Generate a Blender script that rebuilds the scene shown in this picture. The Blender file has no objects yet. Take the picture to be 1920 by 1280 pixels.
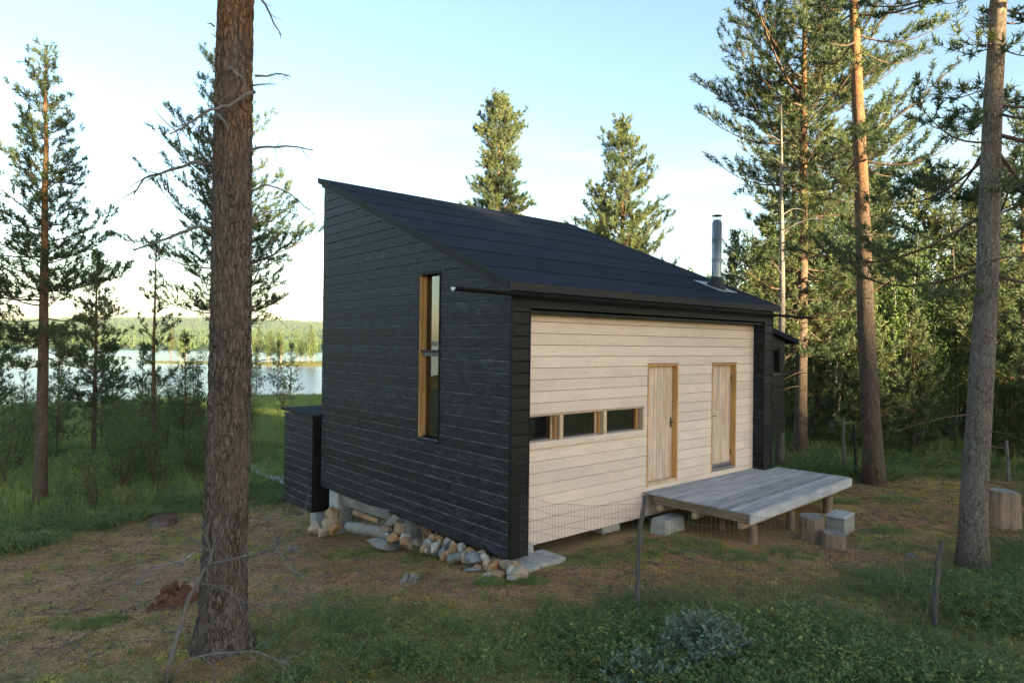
import bpy, bmesh, math, random
import numpy as np
from mathutils import Matrix, Vector, noise as mnoise

SC = bpy.context.scene
COL = SC.collection
PI = math.pi
R = math.radians

# ------------------------------------------------------------------ camera
CAMZ = 3.2
cam_data = bpy.data.cameras.new('camera')
cam = bpy.data.objects.new('camera', cam_data)
COL.objects.link(cam)
cam.matrix_world = Matrix.Translation((0, 0, CAMZ)) @ Matrix.Rotation(PI/2 + 0.0039, 4, 'X') @ Matrix.Rotation(0.012, 4, 'Z')
cam_data.sensor_width = 36.0
cam_data.lens = 1244.5/1920*36
cam_data.clip_start = 0.05
cam_data.clip_end = 9000
SC.camera = cam

# ------------------------------------------------------------------ light
SUN_EL = R(5.5)
SUN_H = Vector((0.69, -0.724)).normalized()          # horizontal direction towards the sun
world = bpy.data.worlds.new('World')
SC.world = world
world.use_nodes = True
wn = world.node_tree; wn.nodes.clear()
def N(nt, t, **kw):
    n = nt.nodes.new(t)
    for k, v in kw.items(): setattr(n, k, v)
    return n
w_out = N(wn, 'ShaderNodeOutputWorld'); w_bg = N(wn, 'ShaderNodeBackground')
sky = N(wn, 'ShaderNodeTexSky', sky_type='NISHITA')
sky.sun_disc = False
sky.sun_elevation = SUN_EL
sky.sun_rotation = math.atan2(SUN_H.x, SUN_H.y)
sky.altitude = 250; sky.air_density = 1.0; sky.dust_density = 1.1; sky.ozone_density = 1.6
# thin clouds, low over the lake
w_tc = N(wn, 'ShaderNodeTexCoord'); w_map = N(wn, 'ShaderNodeMapping')
w_map.inputs['Scale'].default_value = (1.6, 1.6, 9.0)
w_noise = N(wn, 'ShaderNodeTexNoise'); w_noise.inputs['Scale'].default_value = 2.1; w_noise.inputs['Detail'].default_value = 7; w_noise.inputs['Roughness'].default_value = 0.55
w_ramp = N(wn, 'ShaderNodeValToRGB'); w_ramp.color_ramp.elements[0].position = 0.50; w_ramp.color_ramp.elements[1].position = 0.74
w_sep = N(wn, 'ShaderNodeSeparateXYZ')
w_el = N(wn, 'ShaderNodeMapRange'); w_el.inputs['From Min'].default_value = 0.34; w_el.inputs['From Max'].default_value = 0.08
w_mul = N(wn, 'ShaderNodeMath', operation='MULTIPLY'); w_mul2 = N(wn, 'ShaderNodeMath', operation='MULTIPLY'); w_mul2.inputs[1].default_value = 0.4
w_mix = N(wn, 'ShaderNodeMix', data_type='RGBA')
L = wn.links.new
L(w_tc.outputs['Generated'], w_map.inputs['Vector']); L(w_map.outputs['Vector'], w_noise.inputs['Vector'])
L(w_noise.outputs['Fac'], w_ramp.inputs['Fac']); L(w_tc.outputs['Generated'], w_sep.inputs['Vector'])
L(w_sep.outputs['Z'], w_el.inputs['Value']); L(w_ramp.outputs['Color'], w_mul.inputs[0]); L(w_el.outputs['Result'], w_mul.inputs[1])
L(w_mul.outputs[0], w_mul2.inputs[0]); L(w_mul2.outputs[0], w_mix.inputs['Factor'])
L(sky.outputs['Color'], w_mix.inputs['A']); w_mix.inputs['B'].default_value = (4.6, 4.7, 5.0, 1)
L(w_mix.outputs['Result'], w_bg.inputs['Color']); L(w_bg.outputs['Background'], w_out.inputs['Surface'])
w_bg.inputs['Strength'].default_value = 0.085

sun_data = bpy.data.lights.new('sun', 'SUN')
sun_data.energy = 5.0; sun_data.angle = R(0.6); sun_data.color = (1.0, 0.80, 0.47)
sun = bpy.data.objects.new('sun', sun_data); COL.objects.link(sun)
sdir = Vector((SUN_H.x*math.cos(SUN_EL), SUN_H.y*math.cos(SUN_EL), math.sin(SUN_EL)))
sun.rotation_euler = sdir.to_track_quat('Z', 'Y').to_euler()
sun.location = (20, -20, 20)

SC.view_settings.view_transform = 'Standard'
SC.view_settings.look = 'None'
SC.view_settings.exposure = 3.0
SC.view_settings.gamma = 1.0
SC.view_settings.use_curve_mapping = False
SC.render.film_transparent = False
SC.cycles.use_denoising = True
SC.cycles.max_bounces = 5; SC.cycles.diffuse_bounces = 3; SC.cycles.glossy_bounces = 3; SC.cycles.transmission_bounces = 3; SC.cycles.transparent_max_bounces = 10
SC.cycles.use_adaptive_sampling = True; SC.cycles.adaptive_threshold = 0.015
SC.cycles.caustics_reflective = False; SC.cycles.caustics_refractive = False

# ------------------------------------------------------------------ helpers
def link(o, parent=None):
    COL.objects.link(o)
    if parent is not None: o.parent = parent
    return o
def tag(o, label=None, cat=None, group=None, kind=None):
    if label: o['label'] = label
    if cat: o['category'] = cat
    if group: o['group'] = group
    if kind: o['kind'] = kind
    return o
def empty(name, loc=(0, 0, 0), rz=0, label=None, cat=None, group=None):
    o = bpy.data.objects.new(name, None); link(o)
    o.empty_display_size = 0.2
    o.location = loc; o.rotation_euler = (0, 0, rz)
    return tag(o, label, cat, group)
def build_mesh(name, V, quads=None, tris=None, attrs=None, smooth=False):
    V = np.asarray(V, dtype=np.float32).reshape(-1, 3)
    me = bpy.data.meshes.new(name)
    q = np.asarray(quads if quads is not None else [], dtype=np.int32).reshape(-1, 4)
    t = np.asarray(tris if tris is not None else [], dtype=np.int32).reshape(-1, 3)
    me.vertices.add(len(V)); me.vertices.foreach_set('co', V.ravel())
    me.loops.add(q.size + t.size)
    me.loops.foreach_set('vertex_index', np.concatenate([q.ravel(), t.ravel()]).astype(np.int32))
    me.polygons.add(len(q) + len(t))
    ls = np.concatenate([np.arange(len(q))*4, q.size + np.arange(len(t))*3]).astype(np.int32)
    me.polygons.foreach_set('loop_start', ls)
    me.polygons.foreach_set('use_smooth', np.full(len(q)+len(t), bool(smooth)))
    me.update(calc_edges=True)
    for k, a in (attrs or {}).items():
        at = me.attributes.new(k, 'FLOAT', 'POINT'); at.data.foreach_set('value', np.asarray(a, dtype=np.float32))
    return me
def ob(name, me, mat=None, parent=None):
    o = bpy.data.objects.new(name, me); link(o, parent)
    if mat is not None and not me.materials: me.materials.append(mat)
    return o
class Acc:
    def __init__(s): s.V = []; s.Q = []; s.T = []; s.A = []; s.n = 0
    def add(s, V, Q=None, T=None, a=0.0):
        V = np.asarray(V, dtype=float).reshape(-1, 3)
        s.V.append(V)
        if Q is not None and len(Q): s.Q.append(np.asarray(Q, dtype=int).reshape(-1, 4) + s.n)
        if T is not None and len(T): s.T.append(np.asarray(T, dtype=int).reshape(-1, 3) + s.n)
        s.A.append(np.broadcast_to(np.asarray(a, dtype=float), (len(V),)))
        s.n += len(V)
    def mesh(s, name, smooth=False, attr='tint'):
        if not s.V: s.add([(0, 0, 0)]*3, None, [(0, 1, 2)])
        return build_mesh(name, np.concatenate(s.V), np.concatenate(s.Q) if s.Q else None,
                          np.concatenate(s.T) if s.T else None, {attr: np.concatenate(s.A)}, smooth)
BOXQ = [(0, 3, 2, 1), (4, 5, 6, 7), (0, 1, 5, 4), (1, 2, 6, 5), (2, 3, 7, 6), (3, 0, 4, 7)]
def boxv(x0, x1, y0, y1, z0, z1):
    return [(x0, y0, z0), (x1, y0, z0), (x1, y1, z0), (x0, y1, z0), (x0, y0, z1), (x1, y0, z1), (x1, y1, z1), (x0, y1, z1)]
def bevel_box_mesh(name, x0, x1, y0, y1, z0, z1, b=0.004, seg=1):
    bm = bmesh.new()
    vs = [bm.verts.new(p) for p in boxv(x0, x1, y0, y1, z0, z1)]
    for q in BOXQ: bm.faces.new([vs[i] for i in q])
    if b > 0: bmesh.ops.bevel(bm, geom=list(bm.edges), offset=b, segments=seg, affect='EDGES', profile=0.5)
    bmesh.ops.recalc_face_normals(bm, faces=bm.faces)
    me = bpy.data.meshes.new(name); bm.to_mesh(me); bm.free(); return me
def bbox(name, x0, x1, y0, y1, z0, z1, mat, parent, b=0.004):
    return ob(name, bevel_box_mesh(name, x0, x1, y0, y1, z0, z1, b), mat, parent)
def tube(P, rad, sides=6, cap=True):
    P = np.asarray(P, dtype=float); n = len(P); rad = np.broadcast_to(np.asarray(rad, dtype=float), (n,))
    T = np.gradient(P, axis=0); T /= np.linalg.norm(T, axis=1)[:, None] + 1e-9
    up = np.array([0, 0, 1.0])
    if abs(T[:, 2]).mean() > 0.8: up = np.array([0, 1.0, 0.05])
    X = np.cross(T, up); X /= np.linalg.norm(X, axis=1)[:, None] + 1e-9
    Y = np.cross(X, T)
    a = np.arange(sides)*2*PI/sides
    V = P[:, None, :] + rad[:, None, None]*(np.cos(a)[None, :, None]*X[:, None, :] + np.sin(a)[None, :, None]*Y[:, None, :])
    V = V.reshape(-1, 3)
    i = np.arange(n-1)[:, None]*sides; j = np.arange(sides)[None, :]; j2 = (j+1) % sides
    Q = np.stack([i+j, i+j2, i+sides+j2, i+sides+j], -1).reshape(-1, 4)
    T3 = []
    if cap:
        V = np.concatenate([V, P[:1], P[-1:]]); c0, c1 = n*sides, n*sides+1
        for k in range(sides):
            T3.append((c0, (k+1) % sides, k)); T3.append((c1, (n-1)*sides+k, (n-1)*sides+(k+1) % sides))
    return V, Q, T3
def unit(v): return v/(np.linalg.norm(v, axis=-1, keepdims=True)+1e-9)
def vnoise(x, y, seed=0):
    x = np.asarray(x, dtype=float); y = np.asarray(y, dtype=float)
    xi = np.floor(x).astype(int); yi = np.floor(y).astype(int); fx = x-xi; fy = y-yi
    fx = fx*fx*(3-2*fx); fy = fy*fy*(3-2*fy)
    def h(a, b):
        n = (a*374761393 + b*668265263 + seed*144665) & 0x7fffffff
        n = ((n ^ (n >> 13))*1274126177) & 0x7fffffff
        return ((n ^ (n >> 16)) & 0xffff)/65535.0
    return (h(xi, yi)*(1-fx)+h(xi+1, yi)*fx)*(1-fy)+(h(xi, yi+1)*(1-fx)+h(xi+1, yi+1)*fx)*fy
def fbm(x, y, seed=0, o=4):
    s = 0; a = 0.5
    for i in range(o): s = s+a*vnoise(x*2**i, y*2**i, seed+i); a *= 0.5
    return s

# ------------------------------------------------------------------ materials
def newmat(name):
    m = bpy.data.materials.new(name); m.use_nodes = True
    nt = m.node_tree; b = nt.nodes['Principled BSDF']
    return m, nt, b
def ramp(nt, stops):
    r = N(nt, 'ShaderNodeValToRGB'); e = r.color_ramp.elements
    while len(e) < len(stops): e.new(0.5)
    for i, (p, c) in enumerate(stops): e[i].position = p; e[i].color = (*c, 1) if len(c) == 3 else c
    return r
def coords(nt, scale=(1, 1, 1), rand=True, src='Object'):
    tc = N(nt, 'ShaderNodeTexCoord'); mp = N(nt, 'ShaderNodeMapping'); mp.inputs['Scale'].default_value = scale
    if rand:
        oi = N(nt, 'ShaderNodeObjectInfo'); mu = N(nt, 'ShaderNodeMath', operation='MULTIPLY'); mu.inputs[1].default_value = 37.0
        ad = N(nt, 'ShaderNodeVectorMath', operation='ADD')
        nt.links.new(oi.outputs['Random'], mu.inputs[0]); nt.links.new(tc.outputs[src], ad.inputs[0]); nt.links.new(mu.outputs[0], ad.inputs[1])
        nt.links.new(ad.outputs[0], mp.inputs['Vector'])
    else: nt.links.new(tc.outputs[src], mp.inputs['Vector'])
    return mp
def noise(nt, vec, scale, detail=5, rough=0.55, dist=0.0):
    n = N(nt, 'ShaderNodeTexNoise'); n.inputs['Scale'].default_value = scale; n.inputs['Detail'].default_value = detail
    n.inputs['Roughness'].default_value = rough; n.inputs['Distortion'].default_value = dist
    nt.links.new(vec.outputs[0], n.inputs['Vector']); return n
def mixc(nt, fac, a, b, blend='MIX'):
    m = N(nt, 'ShaderNodeMix', data_type='RGBA', blend_type=blend)
    for s, v in (('Factor', fac), ('A', a), ('B', b)):
        if hasattr(v, 'links') or hasattr(v, 'is_linked'): nt.links.new(v, m.inputs[s])
        else: m.inputs[s].default_value = v if s == 'Factor' else (*v, 1)
    return m.outputs['Result']
def bump(nt, b, h, strength=0.3, dist=0.01):
    bn = N(nt, 'ShaderNodeBump'); bn.inputs['Strength'].default_value = strength; bn.inputs['Distance'].default_value = dist
    nt.links.new(h, bn.inputs['Height']); nt.links.new(bn.outputs['Normal'], b.inputs['Normal'])
def wood(name, dark, mid, light, rough=0.7, axis='X', grain=1.0, knots=0.5, knotc=(0.1, 0.05, 0.03), weather=None, spec=0.3, vary=0.25, bstr=0.35, blotch=1.0, rough_tex=False):
    m, nt, b = newmat(name)
    sc = {'X': (1.2, 22, 22), 'Y': (22, 1.2, 22), 'Z': (22, 22, 1.2)}[axis]
    mp = coords(nt, sc)
    n1 = noise(nt, mp, 1.6*grain, 6, 0.6, 0.4)
    if rough_tex: n1 = noise(nt, coords(nt, {'X': (5, 26, 26), 'Y': (26, 5, 26), 'Z': (26, 26, 5)}[axis]), 1.0, 8, 0.78, 0.9)
    r1 = ramp(nt, [(0.36, dark), (0.5, mid), (0.68, light)] if rough_tex else [(0.25, dark), (0.5, mid), (0.78, light)]); nt.links.new(n1.outputs['Fac'], r1.inputs['Fac'])
    col = r1.outputs['Color']
    ks = {'X': (1.0, 3.2, 3.2), 'Y': (3.2, 1.0, 3.2), 'Z': (3.2, 3.2, 1.0)}[axis]
    mk = coords(nt, ks); vo = N(nt, 'ShaderNodeTexVoronoi'); vo.inputs['Scale'].default_value = 3.6; vo.inputs['Randomness'].default_value = 1.0
    nt.links.new(mk.outputs[0], vo.inputs['Vector'])
    rk = ramp(nt, [(0.05, (1, 1, 1)), (0.11, (0, 0, 0))]); nt.links.new(vo.outputs['Distance'], rk.inputs['Fac'])
    mu = N(nt, 'ShaderNodeMath', operation='MULTIPLY'); mu.inputs[1].default_value = knots
    nt.links.new(rk.outputs['Color'], mu.inputs[0])
    col = mixc(nt, mu.outputs[0], col, knotc)
    # board to board difference
    oi = N(nt, 'ShaderNodeObjectInfo'); mr = N(nt, 'ShaderNodeMapRange'); mr.inputs['To Min'].default_value = 1-vary; mr.inputs['To Max'].default_value = 1+vary
    nt.links.new(oi.outputs['Random'], mr.inputs['Value'])
    hv = N(nt, 'ShaderNodeHueSaturation'); nt.links.new(col, hv.inputs['Color']); nt.links.new(mr.outputs['Result'], hv.inputs['Value'])
    col = hv.outputs['Color']
    # large blotches
    mb = coords(nt, (1, 1, 1)); nb = noise(nt, mb, 1.7, 4, 0.6)
    rb = ramp(nt, [(0.35, tuple(1-blotch*c for c in (0.22, 0.22, 0.2))), (0.65, tuple(1+blotch*c for c in (0.12, 0.1, 0.08)))]); nt.links.new(nb.outputs['Fac'], rb.inputs['Fac'])
    col = mixc(nt, 1.0, col, rb.outputs['Color'], 'MULTIPLY')
    if weather:
        mw = coords(nt, {'X': (0.5, 3, 3), 'Y': (3, 0.5, 3), 'Z': (6, 6, 0.5)}[axis]); nw = noise(nt, mw, 1.3, 5, 0.65)
        rw = ramp(nt, [(0.48, (0, 0, 0)), (0.68, (1, 1, 1))]); nt.links.new(nw.outputs['Fac'], rw.inputs['Fac'])
        col = mixc(nt, rw.outputs['Color'], col, weather)
    nt.links.new(col, b.inputs['Base Color'])
    b.inputs['Roughness'].default_value = rough; b.inputs['Specular IOR Level'].default_value = spec
    bump(nt, b, n1.outputs['Fac'], bstr, 0.006)
    return m
M = {}
M['black'] = wood('charred_board', (0.001, 0.0013, 0.0022), (0.006, 0.0072, 0.0115), (0.06, 0.067, 0.086), 0.55, 'Y', knots=0.75, knotc=(0.0015, 0.0015, 0.002), spec=0.32, vary=0.45, bstr=0.8, rough_tex=True)
M['blackx'] = wood('charred_board_front', (0.003, 0.003, 0.003), (0.008, 0.0075, 0.007), (0.026, 0.023, 0.021), 0.55, 'X', knots=0.75, knotc=(0.0015, 0.0015, 0.0015), spec=0.25, vary=0.35, bstr=0.6)
M['blackz'] = wood('charred_trim', (0.003, 0.003, 0.003), (0.007, 0.007, 0.007), (0.016, 0.016, 0.016), 0.6, 'Z', knots=0.3, knotc=(0.002, 0.002, 0.002), spec=0.25)
M['pale'] = wood('pale_board', (0.655, 0.515, 0.425), (0.71, 0.57, 0.475), (0.755, 0.615, 0.52), 0.75, 'X', knots=0.6, knotc=(0.26, 0.16, 0.1), spec=0.2, vary=0.06, bstr=0.2, blotch=0.3)
M['palez'] = wood('pale_post', (0.50, 0.36, 0.23), (0.57, 0.42, 0.27), (0.63, 0.48, 0.33), 0.7, 'Z', knots=0.4, knotc=(0.3, 0.16, 0.08), spec=0.25, vary=0.08, bstr=0.2)
M['orange'] = wood('pine_frame', (0.44, 0.215, 0.075), (0.56, 0.295, 0.11), (0.64, 0.38, 0.16), 0.6, 'Z', knots=0.7, knotc=(0.2, 0.08, 0.03), spec=0.3, vary=0.1, bstr=0.25)
M['doorw'] = wood('door_plank_wood', (0.54, 0.41, 0.30), (0.64, 0.505, 0.40), (0.70, 0.575, 0.48), 0.7, 'Z', knots=0.3, knotc=(0.36, 0.19, 0.09), weather=(0.56, 0.36, 0.19), spec=0.25, vary=0.1, bstr=0.3)
M['doorgrey'] = wood('weathered_sill', (0.09, 0.085, 0.085), (0.17, 0.16, 0.155), (0.3, 0.27, 0.24), 0.85, 'X', knots=0.2, spec=0.15)
M['deck'] = wood('grey_deck_board', (0.24, 0.24, 0.25), (0.35, 0.352, 0.365), (0.46, 0.462, 0.475), 0.72, 'X', knots=0.5, knotc=(0.1, 0.09, 0.09), spec=0.3, vary=0.26, bstr=0.6)
M['deckbrown'] = wood('brown_deck_rim', (0.10, 0.075, 0.05), (0.16, 0.12, 0.085), (0.22, 0.175, 0.13), 0.8, 'Y', knots=0.4, spec=0.2)
M['beam'] = wood('deck_beam', (0.3, 0.21, 0.12), (0.38, 0.28, 0.17), (0.45, 0.34, 0.22), 0.75, 'X', spec=0.2)
M['log'] = wood('weathered_log', (0.14, 0.092, 0.06), (0.235, 0.165, 0.112), (0.32, 0.245, 0.18), 0.85, 'Z', knots=0.3, spec=0.15, bstr=0.7)
M['logx'] = wood('grey_log', (0.15, 0.13, 0.115), (0.25, 0.225, 0.20), (0.34, 0.315, 0.28), 0.85, 'Y', knots=0.3, spec=0.15, bstr=0.7)
M['fire'] = wood('split_firewood', (0.22, 0.12, 0.06), (0.36, 0.21, 0.11), (0.48, 0.31, 0.18), 0.8, 'Y', knots=0.3, spec=0.15)
M['plank'] = wood('grey_plank', (0.15, 0.14, 0.13), (0.22, 0.205, 0.19), (0.29, 0.27, 0.25), 0.85, 'Y', spec=0.15)
M['walk'] = wood('boardwalk_plank', (0.3, 0.3, 0.32), (0.4, 0.4, 0.42), (0.5, 0.5, 0.52), 0.7, 'X', spec=0.3)
M['pole'] = wood('grey_pole', (0.06, 0.053, 0.05), (0.12, 0.108, 0.10), (0.21, 0.195, 0.18), 0.85, 'Z', knots=0.5, spec=0.15, bstr=0.8)
M['darkpole'] = wood('dark_pole', (0.02, 0.02, 0.018), (0.04, 0.037, 0.033), (0.06, 0.056, 0.05), 0.85, 'Z', spec=0.1)
M['deadtwig'] = wood('dead_twig', (0.10, 0.09, 0.085), (0.17, 0.155, 0.15), (0.25, 0.235, 0.225), 0.85, 'Z', spec=0.15)

def simple(name, c1, c2, scale=8, rough=0.8, bstr=0.3, bd=0.01, spec=0.25, metal=0.0, detail=6, c3=None, rand=True):
    m, nt, b = newmat(name)
    mp = coords(nt, (1, 1, 1), rand); n = noise(nt, mp, scale, detail, 0.62)
    st = [(0.3, c1), (0.7, c2)] if c3 is None else [(0.28, c1), (0.5, c2), (0.72, c3)]
    r = ramp(nt, st); nt.links.new(n.outputs['Fac'], r.inputs['Fac']); nt.links.new(r.outputs['Color'], b.inputs['Base Color'])
    b.inputs['Roughness'].default_value = rough; b.inputs['Specular IOR Level'].default_value = spec; b.inputs['Metallic'].default_value = metal
    if bstr: bump(nt, b, n.outputs['Fac'], bstr, bd)
    return m
M['grey_edge'] = simple('grey_board_edge', (0.008, 0.009, 0.011), (0.17, 0.168, 0.17), 5.0, 0.7, 0.0, detail=8)  # patchy grey, paler than the black boards, for their chamfered upper edges
M['concrete'] = simple('concrete', (0.3, 0.29, 0.27), (0.44, 0.43, 0.41), 9, 0.9, 0.3)
M['greyblock'] = simple('weathered_block', (0.2, 0.19, 0.17), (0.34, 0.32, 0.29), 9, 0.9, 0.4)
M['steel'] = simple('steel_flue', (0.2, 0.2, 0.185), (0.28, 0.28, 0.26), 3, 0.3, 0.05, metal=1.0)
M['darksteel'] = simple('dark_flashing', (0.014, 0.014, 0.015), (0.026, 0.026, 0.028), 5, 0.6, 0.05, spec=0.3)
M['apron'] = simple('grey_apron', (0.35, 0.37, 0.4), (0.5, 0.52, 0.55), 5, 0.4, 0.1, metal=0.6)
M['tar'] = simple('bitumen', (0.0015, 0.0015, 0.002), (0.004, 0.004, 0.005), 8, 0.6, 0.0, spec=0.1)
M['gutterin'] = simple('gutter_inside', (0.45, 0.46, 0.47), (0.55, 0.56, 0.57), 5, 0.5, 0.0)
M['gutter'] = simple('gutter_outside', (0.008, 0.008, 0.009), (0.014, 0.014, 0.015), 8, 0.7, 0.0, spec=0.15)
M['iron'] = simple('iron', (0.02, 0.02, 0.02), (0.05, 0.05, 0.05), 20, 0.5, 0.1, metal=0.7)
M['wire'] = simple('galvanised_wire', (0.10, 0.10, 0.098), (0.17, 0.168, 0.165), 30, 0.5, 0.0, metal=0.3)
M['teal'] = simple('teal_panel', (0.28, 0.58, 0.64), (0.33, 0.64, 0.70), 3, 0.6, 0.0)
M['room'] = simple('room_wall', (0.06, 0.045, 0.03), (0.09, 0.07, 0.05), 3, 0.8, 0.0)
# roof felt
def felt():
    m, nt, b = newmat('roof_felt')
    mp = coords(nt, (1, 1, 1)); n = noise(nt, mp, 3.0, 5, 0.6); g = noise(nt, mp, 260, 2, 0.5)
    r = ramp(nt, [(0.3, (0.011, 0.014, 0.024)), (0.7, (0.017, 0.021, 0.034))]); nt.links.new(n.outputs['Fac'], r.inputs['Fac'])
    oi = N(nt, 'ShaderNodeObjectInfo'); mr = N(nt, 'ShaderNodeMapRange'); mr.inputs['To Min'].default_value = 0.85; mr.inputs['To Max'].default_value = 1.18
    nt.links.new(oi.outputs['Random'], mr.inputs['Value'])
    hv = N(nt, 'ShaderNodeHueSaturation'); nt.links.new(r.outputs['Color'], hv.inputs['Color']); nt.links.new(mr.outputs['Result'], hv.inputs['Value'])
    vo = N(nt, 'ShaderNodeTexVoronoi'); vo.inputs['Scale'].default_value = 3.2; nt.links.new(mp.outputs[0], vo.inputs['Vector'])
    rk = ramp(nt, [(0.03, (1, 1, 1)), (0.05, (0, 0, 0))]); nt.links.new(vo.outputs['Distance'], rk.inputs['Fac'])
    c = mixc(nt, rk.outputs['Color'], hv.outputs['Color'], (0.28, 0.22, 0.15))
    nt.links.new(c, b.inputs['Base Color']); b.inputs['Roughness'].default_value = 0.9; b.inputs['Specular IOR Level'].default_value = 0.1
    return m
M['felt'] = felt()
def feltedge():
    m, nt, b = newmat('granulated_felt_edge')
    mp = coords(nt, (1, 1, 1)); g = noise(nt, mp, 120, 2, 0.6); n = noise(nt, mp, 5, 4, 0.6)
    r = ramp(nt, [(0.5, (0.009, 0.009, 0.009)), (0.66, (0.035, 0.033, 0.028)), (0.8, (0.26, 0.24, 0.2))]); nt.links.new(g.outputs['Fac'], r.inputs['Fac'])
    nt.links.new(r.outputs['Color'], b.inputs['Base Color']); b.inputs['Roughness'].default_value = 0.8
    bump(nt, b, g.outputs['Fac'], 0.8, 0.006); return m
M['feltedge'] = feltedge()
def glassm():
    m, nt, b = newmat('window_glass'); nt.nodes.remove(b)
    o = nt.nodes['Material Output']; gl = N(nt, 'ShaderNodeBsdfGlossy'); gl.inputs['Roughness'].default_value = 0.01; gl.inputs['Color'].default_value = (0.95, 0.97, 1, 1)
    tr = N(nt, 'ShaderNodeBsdfTransparent'); tr.inputs['Color'].default_value = (0.82, 0.9, 0.88, 1)
    fr = N(nt, 'ShaderNodeFresnel'); fr.inputs['IOR'].default_value = 2.3; mx = N(nt, 'ShaderNodeMixShader')
    nt.links.new(fr.outputs[0], mx.inputs[0]); nt.links.new(tr.outputs[0], mx.inputs[1]); nt.links.new(gl.outputs[0], mx.inputs[2]); nt.links.new(mx.outputs[0], o.inputs['Surface'])
    return m
M['glass'] = glassm()
def leafmat(name, c1, c2, c3, trans=0.35, inst=False, tintscale=1.0):
    m, nt, b = newmat(name); nt.nodes.remove(b); o = nt.nodes['Material Output']
    if inst:
        oi = N(nt, 'ShaderNodeObjectInfo'); src = oi.outputs['Random']
        at = N(nt, 'ShaderNodeAttribute', attribute_name='tint')
        ad = N(nt, 'ShaderNodeMath', operation='ADD'); nt.links.new(oi.outputs['Random'], ad.inputs[0]); nt.links.new(at.outputs['Fac'], ad.inputs[1])
        ml = N(nt, 'ShaderNodeMath', operation='MULTIPLY'); ml.inputs[1].default_value = 0.5; nt.links.new(ad.outputs[0], ml.inputs[0]); src = ml.outputs[0]
    else:
        at = N(nt, 'ShaderNodeAttribute', attribute_name='tint'); src = at.outputs['Fac']
    r = ramp(nt, [(0.1, c1), (0.5, c2), (0.9, c3)]); nt.links.new(src, r.inputs['Fac'])
    di = N(nt, 'ShaderNodeBsdfPrincipled'); di.inputs['Roughness'].default_value = 0.55; di.inputs['Specular IOR Level'].default_value = 0.3
    tl = N(nt, 'ShaderNodeBsdfTranslucent'); mx = N(nt, 'ShaderNodeMixShader'); mx.inputs[0].default_value = trans
    nt.links.new(r.outputs['Color'], di.inputs['Base Color']); nt.links.new(r.outputs['Color'], tl.inputs['Color'])
    nt.links.new(di.outputs[0], mx.inputs[1]); nt.links.new(tl.outputs[0], mx.inputs[2]); nt.links.new(mx.outputs[0], o.inputs['Surface'])
    return m
M['needle'] = leafmat('pine_needles', (0.042, 0.074, 0.04), (0.08, 0.115, 0.048), (0.145, 0.165, 0.058), 0.3)
M['needle_i'] = leafmat('far_pine_needles', (0.03, 0.058, 0.028), (0.055, 0.09, 0.034), (0.10, 0.13, 0.045), 0.2, True)
M['birch_leaf'] = leafmat('birch_leaves', (0.06, 0.11, 0.03), (0.10, 0.16, 0.04), (0.16, 0.22, 0.05), 0.4)
M['shrub_leaf'] = leafmat('berry_shrub_leaves', (0.06, 0.105, 0.04), (0.15, 0.21, 0.062), (0.27, 0.295, 0.085), 0.3, True)
M['rust_leaf'] = leafmat('autumn_shrub_leaves', (0.18, 0.08, 0.03), (0.27, 0.15, 0.045), (0.32, 0.24, 0.06), 0.3, True)
M['willow_leaf'] = leafmat('willow_leaves', (0.09, 0.135, 0.10), (0.155, 0.21, 0.16), (0.25, 0.30, 0.235), 0.3)
M['grass'] = leafmat('grass_blades', (0.09, 0.15, 0.035), (0.17, 0.25, 0.055), (0.33, 0.32, 0.12), 0.3, True)
M['meadow'] = leafmat('meadow_blades', (0.14, 0.195, 0.05), (0.24, 0.30, 0.075), (0.42, 0.39, 0.13), 0.3, True)
M['litter'] = simple('dry_litter', (0.06, 0.04, 0.028), (0.2, 0.15, 0.11), 3, 0.9, 0.0)
M['cone'] = simple('pine_cone', (0.07, 0.05, 0.038), (0.16, 0.115, 0.085), 30, 0.9, 0.4)

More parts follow.
